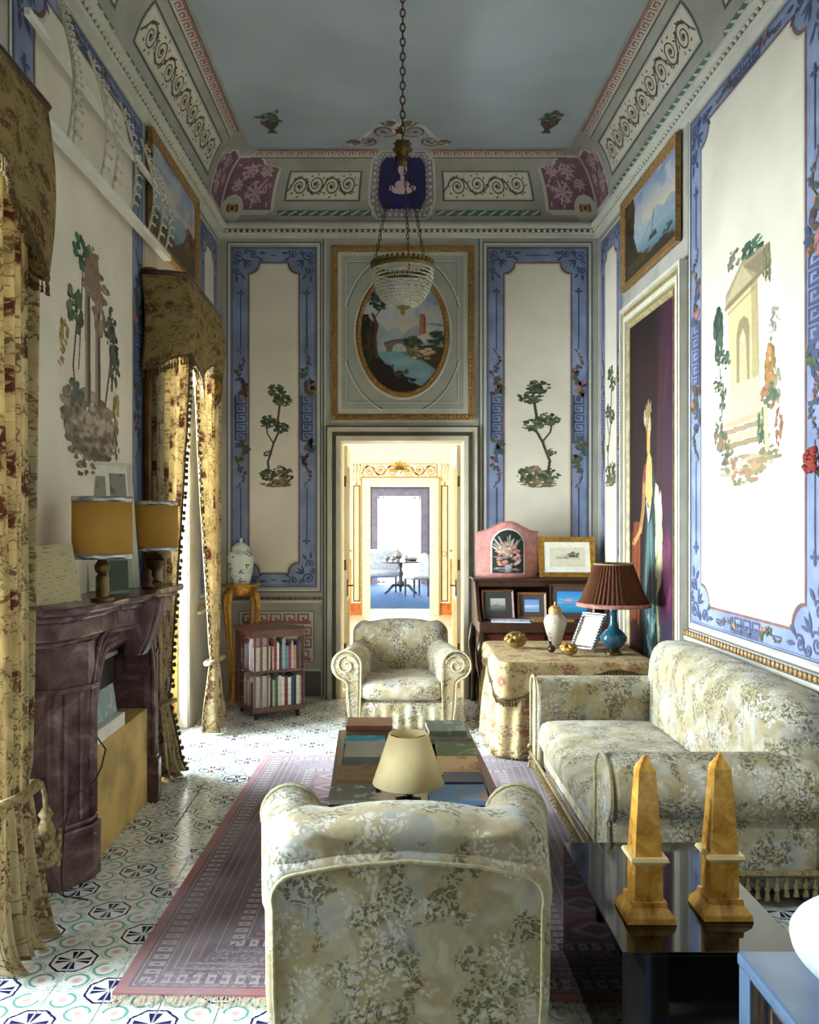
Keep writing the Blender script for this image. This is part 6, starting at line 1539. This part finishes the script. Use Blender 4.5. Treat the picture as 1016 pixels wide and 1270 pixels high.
# pink shade-like screen with floral arch
ps = thing('pink_screen', 'pink arched screen with dark floral panel standing on the desk', 'screen', (P(628.5, 0, 7.5)[0], 7.50, 1.127)); PKM = pm('pink_silk', '#cf8f88', .8, 0, .16, 22); w2 = .275
def pin_top(x): return .40 + .09 * (math.cos(min(1, abs(x) / .26) * PI) * .5 + .5)
def pfn(u, v): x = (u * 2 - 1) * w2; return (x * (1 - .03 * (1 - v)), -.09 * math.cos(x / w2 * PI / 2), pin_top(x) * v)
m = MB(); m.grid(pfn, 40, 14); m.build('body', PKM, ps, smooth=True, solid=.006)
def archout(hw_, top, n=16): return [(-hw_, .03), (hw_, .03)] + [(hw_ * math.cos(PI * i / n), top - hw_ + hw_ * math.sin(PI * i / n)) for i in range(n + 1)]
def onscreen(x, z, o_): return (x, -.09 * math.cos(x / w2 * PI / 2) - .005 - o_, z)
o = Orn(onscreen); o.LAY = .002
oa = archout(.150, .43); o.fan(oa, PAPER, 1.0); o.build('arch_border', ps)
c = Canvas(-.14, .04, .14, .42, 110, '#2a2c2a', 44)
for k in range(26): a = R(20 + 140 * c.rs.rand()); L = .09 + .09 * c.rs.rand(); c.line([(0, .2), (L * math.cos(a), .2 + L * math.sin(a))], .010, ['#b9bcae', '#8f9a88', '#d3d0c4'][k % 3], .9)
c.foliage(0, .19, .12, .10, 90, ['#c98a84', '#d8b0a8', '#b4605c', '#e3d3c4', '#9aa890', '#d89a70'], .14); c.foliage(0, .25, .07, .07, 40, ['#b4605c', '#8fa08c', '#d8c0b4', '#c46a64'], .18)
c.blob(0, .085, .035, .035, '#8fb4c4', .3); c.foliage(0, .07, .12, .02, 30, ['#d8d4cc', '#7a8a78', '#b4605c'], .2)
kp = (np.abs(c.X) < .138) & ((c.Y < .43 - .138 - .012) | (c.X ** 2 + (c.Y - (.43 - .15)) ** 2 < .138 ** 2))
c.build('floral_panel', lambda x, y: onscreen(x, y, .0035), ps, kp)
m = MB(); m.tube([pfn(i / 40, 1) for i in range(41)], .006, 6); m.tube([pfn(i / 40, 0.005) for i in range(41)], .005, 6); m.build('braid', pm('rose_braid', '#b4756c', .9, 0, .2, 40), ps, smooth=True)
c = Canvas(0, 0, 1.5, 1, 60, '#d8d0b8', 45); c.foliage(.75, .52, .5, .10, 30, ['#8a8468', '#6a6850', '#a59a78'], .2); c.foliage(1.05, .64, .26, .16, 40, ['#4a5240', '#6a6e54', '#3a4234'], .25); c.line([(.2, .42), (1.3, .42)], .03, '#b4a684')
picture('gilt_framed_print', 'landscape print with cream mount in wide gilt frame leaning on the desk', P(704, 0, 7.42)[:2] + (1.127,), .49, .36, .045, GILT, PAPER, c, 13, -3, .05)

# ================================================================== smoked glass table, obelisks, blue table
sg_ = thing('black_glass_table', 'low black glass cube table carrying two marble obelisks', 'table', (.904, 2.775, .0125)); bx, by = .259, .405
SMK = m_glass('smoked_glass', '#3a3236', 1, .02); ZG = .4075
MB().box(-bx, -by, ZG - .012, bx, by, ZG).build('top', BLACKM, sg_, bevel=.002)
for a, b, c_, d_ in ((-bx, -by, -bx + .008, by), (bx - .008, -by, bx, by), (-bx + .008, -by, bx - .008, -by + .008), (-bx + .008, by - .008, bx - .008, by)): MB().box(a, b, 0, c_, d_, ZG - .012).build('side_pane', BLACKM if b < 0 and d_ < 0 else SMK, sg_)  # front pane painted opaque black for the dark interior behind smoked glass
def obelisk(label, loc):
    t = thing('obelisk', label, 'obelisk', loc, 0, 'yellow marble obelisks'); MB().frustum((0, 0), .150, .142, 0, .018).build('plinth', SIEN, t, bevel=.002)
    MB().frustum((0, 0), .142, .104, .018, .042).build('base_moulding', SIEN, t); MB().frustum((0, 0), .108, .104, .042, .058).build('base_step', SIEN, t, bevel=.002); MB().frustum((0, 0), .086, .084, .058, .165).build('pedestal', SIEN, t, bevel=.001)
    m = MB(); m.frustum((0, 0), .088, .116, .165, .180); m.frustum((0, 0), .116, .108, .180, .190); m.build('collar', pm('pale_siena', '#d9c48c', .3, 0, .15, 12), t)
    m = MB(); m.frustum((0, 0), .084, .052, .190, .445); m.build('shaft', SIEN, t, bevel=.001); m = MB(); m.frustum((0, 0), .052, .001, .445, .492); m.build('tip', SIEN, t); return t
ob = obelisk('yellow marble obelisk on the black glass table, beside the armchair', (P(800, 0, 2.6)[0], 2.60, ZG + .0135)); o2 = copy_tree(ob); o2.location = (P(893, 0, 2.62)[0], 2.62, ZG + .0135); o2['label'] = 'yellow marble obelisk on the black glass table, beside the blue table'
BLQ = pm('slate_blue_lacquer', '#5d7390', .22, 0, .12, 6, 0, 40, .5, .3); DBL = pm('dark_blue_lacquer', '#1b2233', .25, 0, .15, 6, 0, 40, .5, .3)
bt2 = thing('blue_side_table', 'slate blue lacquered side cabinet with gold lines in the foreground', 'cabinet', (1.265, 1.72, 0)); hx, hy = .44, .31
MB().box(-hx, -hy, .565, hx, hy, .60).build('top', BLQ, bt2, bevel=.010); bd = MB().box(-hx + .045, -hy + .04, .06, hx - .045, hy - .04, .565).build('body', DBL, bt2, bevel=.004)
m = MB()
for y0, y1, z0_, z1_ in ((-.24, .22, .12, .52),):
    for a, b, c_, d_ in ((y0, z0_, y1, z0_ + .008), (y0, z1_ - .008, y1, z1_), (y0, z0_, y0 + .008, z1_), (y1 - .008, z0_, y1, z1_)): m.box(-hx + .0435, a, b, -hx + .0455, c_, d_)
m.build('gold_line', GILT, bd)
for sx_ in (-1, 1):
    for sy_ in (-1, 1):
        p_ = MB(); p_.box(sx_ * (hx - .035) - .03, sy_ * (hy - .035) - .03, 0, sx_ * (hx - .035) + .03, sy_ * (hy - .035) + .03, .565); pz = p_.build('corner_post', BLQ, bt2, bevel=.003); m = MB()
        for q in (-.015, .0, .015): m.box(sx_ * (hx - .035) + q - .003, sy_ * (hy - .035) - .0315, .04, sx_ * (hx - .035) + q + .003, sy_ * (hy - .035) + .0315, .55)
        m.build('gold_fluting', GILT, pz)
# white plaster bust back
wp = thing('plaster_sculpture', 'rounded white plaster sculpture standing on the slate blue cabinet', 'sculpture', (1.035, 1.80, .601))
m = MB(); rr2 = random.Random(4)
m.grid(lambda u, v: ((.165 * math.sin(PI * (.08 + .88 * (1 - v) ** .8)) ** .6 * (1 + .04 * math.sin(5 * 2 * PI * u) + .03 * math.sin(9 * 2 * PI * u + 3 * v))) * math.cos(2 * PI * u), (.15 * math.sin(PI * (.08 + .88 * (1 - v) ** .8)) ** .6 * (1 + .04 * math.sin(5 * 2 * PI * u))) * math.sin(2 * PI * u), .22 * v), 48, 24, 0, True)
m.build('body', pm('white_plaster', '#cdd3da', .7, 0, .04, 8, .1, 20), wp, smooth=True); MB().lathe([(0, 0), (.10, 0), (.10, .006), (0, .006)], seg=24).build('foot', WHITEP, wp)
# red flowers on the right wall
rf = thing('red_flower_spray', 'small spray of red flowers fixed to the right wall', 'flowers', (XR(3.77) - .02, 3.77, 1.87)); REDF = pm('red_petals', '#8a2a22', .7, 0, .3, 30); r_ = random.Random(8)
m = MB()
for k in range(9): m.tube([(0, 0, -.08), (-.03, r_.uniform(-.03, .03), -.02), (-.05, r_.uniform(-.07, .07), r_.uniform(-.02, .08))], .003, 5)
m.build('stems', LEAFP, rf); m = MB()
for k in range(40):
    a, b = r_.uniform(0, 6.28), r_.uniform(-.8, 1.5); p = Vector((-.04 - .03 * abs(math.cos(b)), .05 * math.cos(a) * math.cos(b), .02 + .06 * math.sin(b))); m.ball(p, (.012, .018, .012), 6, 4)
m.build('petals', REDF, rf, smooth=True)

# ================================================================== crystal chandelier
CY = 4.9; cxx = P(499.5, 0, CY)[0]
cl = thing('chandelier', 'crystal bead bowl chandelier hanging on a long bronze chain', 'chandelier', (cxx, CY, 0))
zr = P(0, 333, CY)[2]; zb = P(0, 381, CY)[2]; zc = P(0, 185, CY)[2]; rb_ = .172
m = MB(); z = zc + .05; k = 0
while z < ZC1 - .02:
    pts = [(.014 * math.cos(a) * (1 if k % 2 else .0), .014 * math.cos(a) * (0 if k % 2 else 1), z + .024 + .026 * math.sin(a)) for a in [2 * PI * i / 10 for i in range(10)]]; m.tube(pts, .0045, 5, 0, True); z += .042; k += 1
m.build('chain', BRONZ, cl, smooth=True); MB().lathe([(0, ZC1 - .03), (.04, ZC1 - .02), (.06, ZC1 - .002), (0, ZC1 - .001)], seg=16).build('ceiling_rose', BRONZ, cl, smooth=True)
MB().lathe([(0, zc + .06), (.02, zc + .05), (.05, zc + .035), (.04, zc + .02), (.055, zc - .005), (.03, zc - .03), (.02, zc - .06), (.03, zc - .08), (0, zc - .10)], seg=16, rfun=lambda a, z: 1 + .12 * math.cos(8 * a)).build('crown', OLDG, cl, smooth=True)
for q in range(3):
    a = R(75 + 120 * q); n = 22; m = MB()
    for i in range(n):
        t = (i + .5) / n; r = lerp(.03, rb_ * .95, t); z = lerp(zc - .02, zr + .04, t); m.tube([(r * math.cos(a) + .007 * math.cos(b) * (1 if i % 2 else 0), r * math.sin(a) + .007 * math.cos(b) * (0 if i % 2 else 1), z + .020 * math.sin(b)) for b in [2 * PI * j / 8 for j in range(8)]], .003, 4, 0, True)
    m.build('suspension_chain', BRONZ, cl, smooth=True)
m = MB(); m.lathe([(rb_ - .01, zr - .012), (rb_ + .004, zr - .012), (rb_ + .010, zr), (rb_ + .004, zr + .018), (rb_ - .006, zr + .022), (rb_ - .01, zr - .012)], seg=48)
for i in range(36): a = 2 * PI * i / 36; m.ball(((rb_ + .004) * math.cos(a), (rb_ + .004) * math.sin(a), zr + .024), (.012, .012, .016), 6, 4)
m.build('rim', OLDG, cl, smooth=True)
CRY = pm('crystal', '#d8d2bc', .12, 0, .15, 80); CRY.node_tree.nodes['Principled BSDF'].inputs['Transmission Weight'].default_value = .35
m = MB(); dpt = zr - zb; rows = 15
for j in range(rows):
    t = j / rows; th = t * PI / 2; r = rb_ * math.cos(th) ** .8; z = zr - .015 - (dpt - .015) * math.sin(th); n = max(8, int(2 * PI * r / .0145))
    for i in range(n): a = 2 * PI * (i + .5 * (j % 2)) / n; m.octa((r * math.cos(a), r * math.sin(a), z), .0082)
stuff(m.build('crystal_beads', CRY, cl, smooth=False))
MB().lathe([(.036, zb + .012), (.045, zb + .004), (.03, zb - .012), (.012, zb - .02), (.014, zb - .035), (.004, zb - .048), (0, zb - .05)], seg=16, rfun=lambda a, z: 1 + .14 * math.cos(8 * a)).build('finial', OLDG, cl, smooth=True)
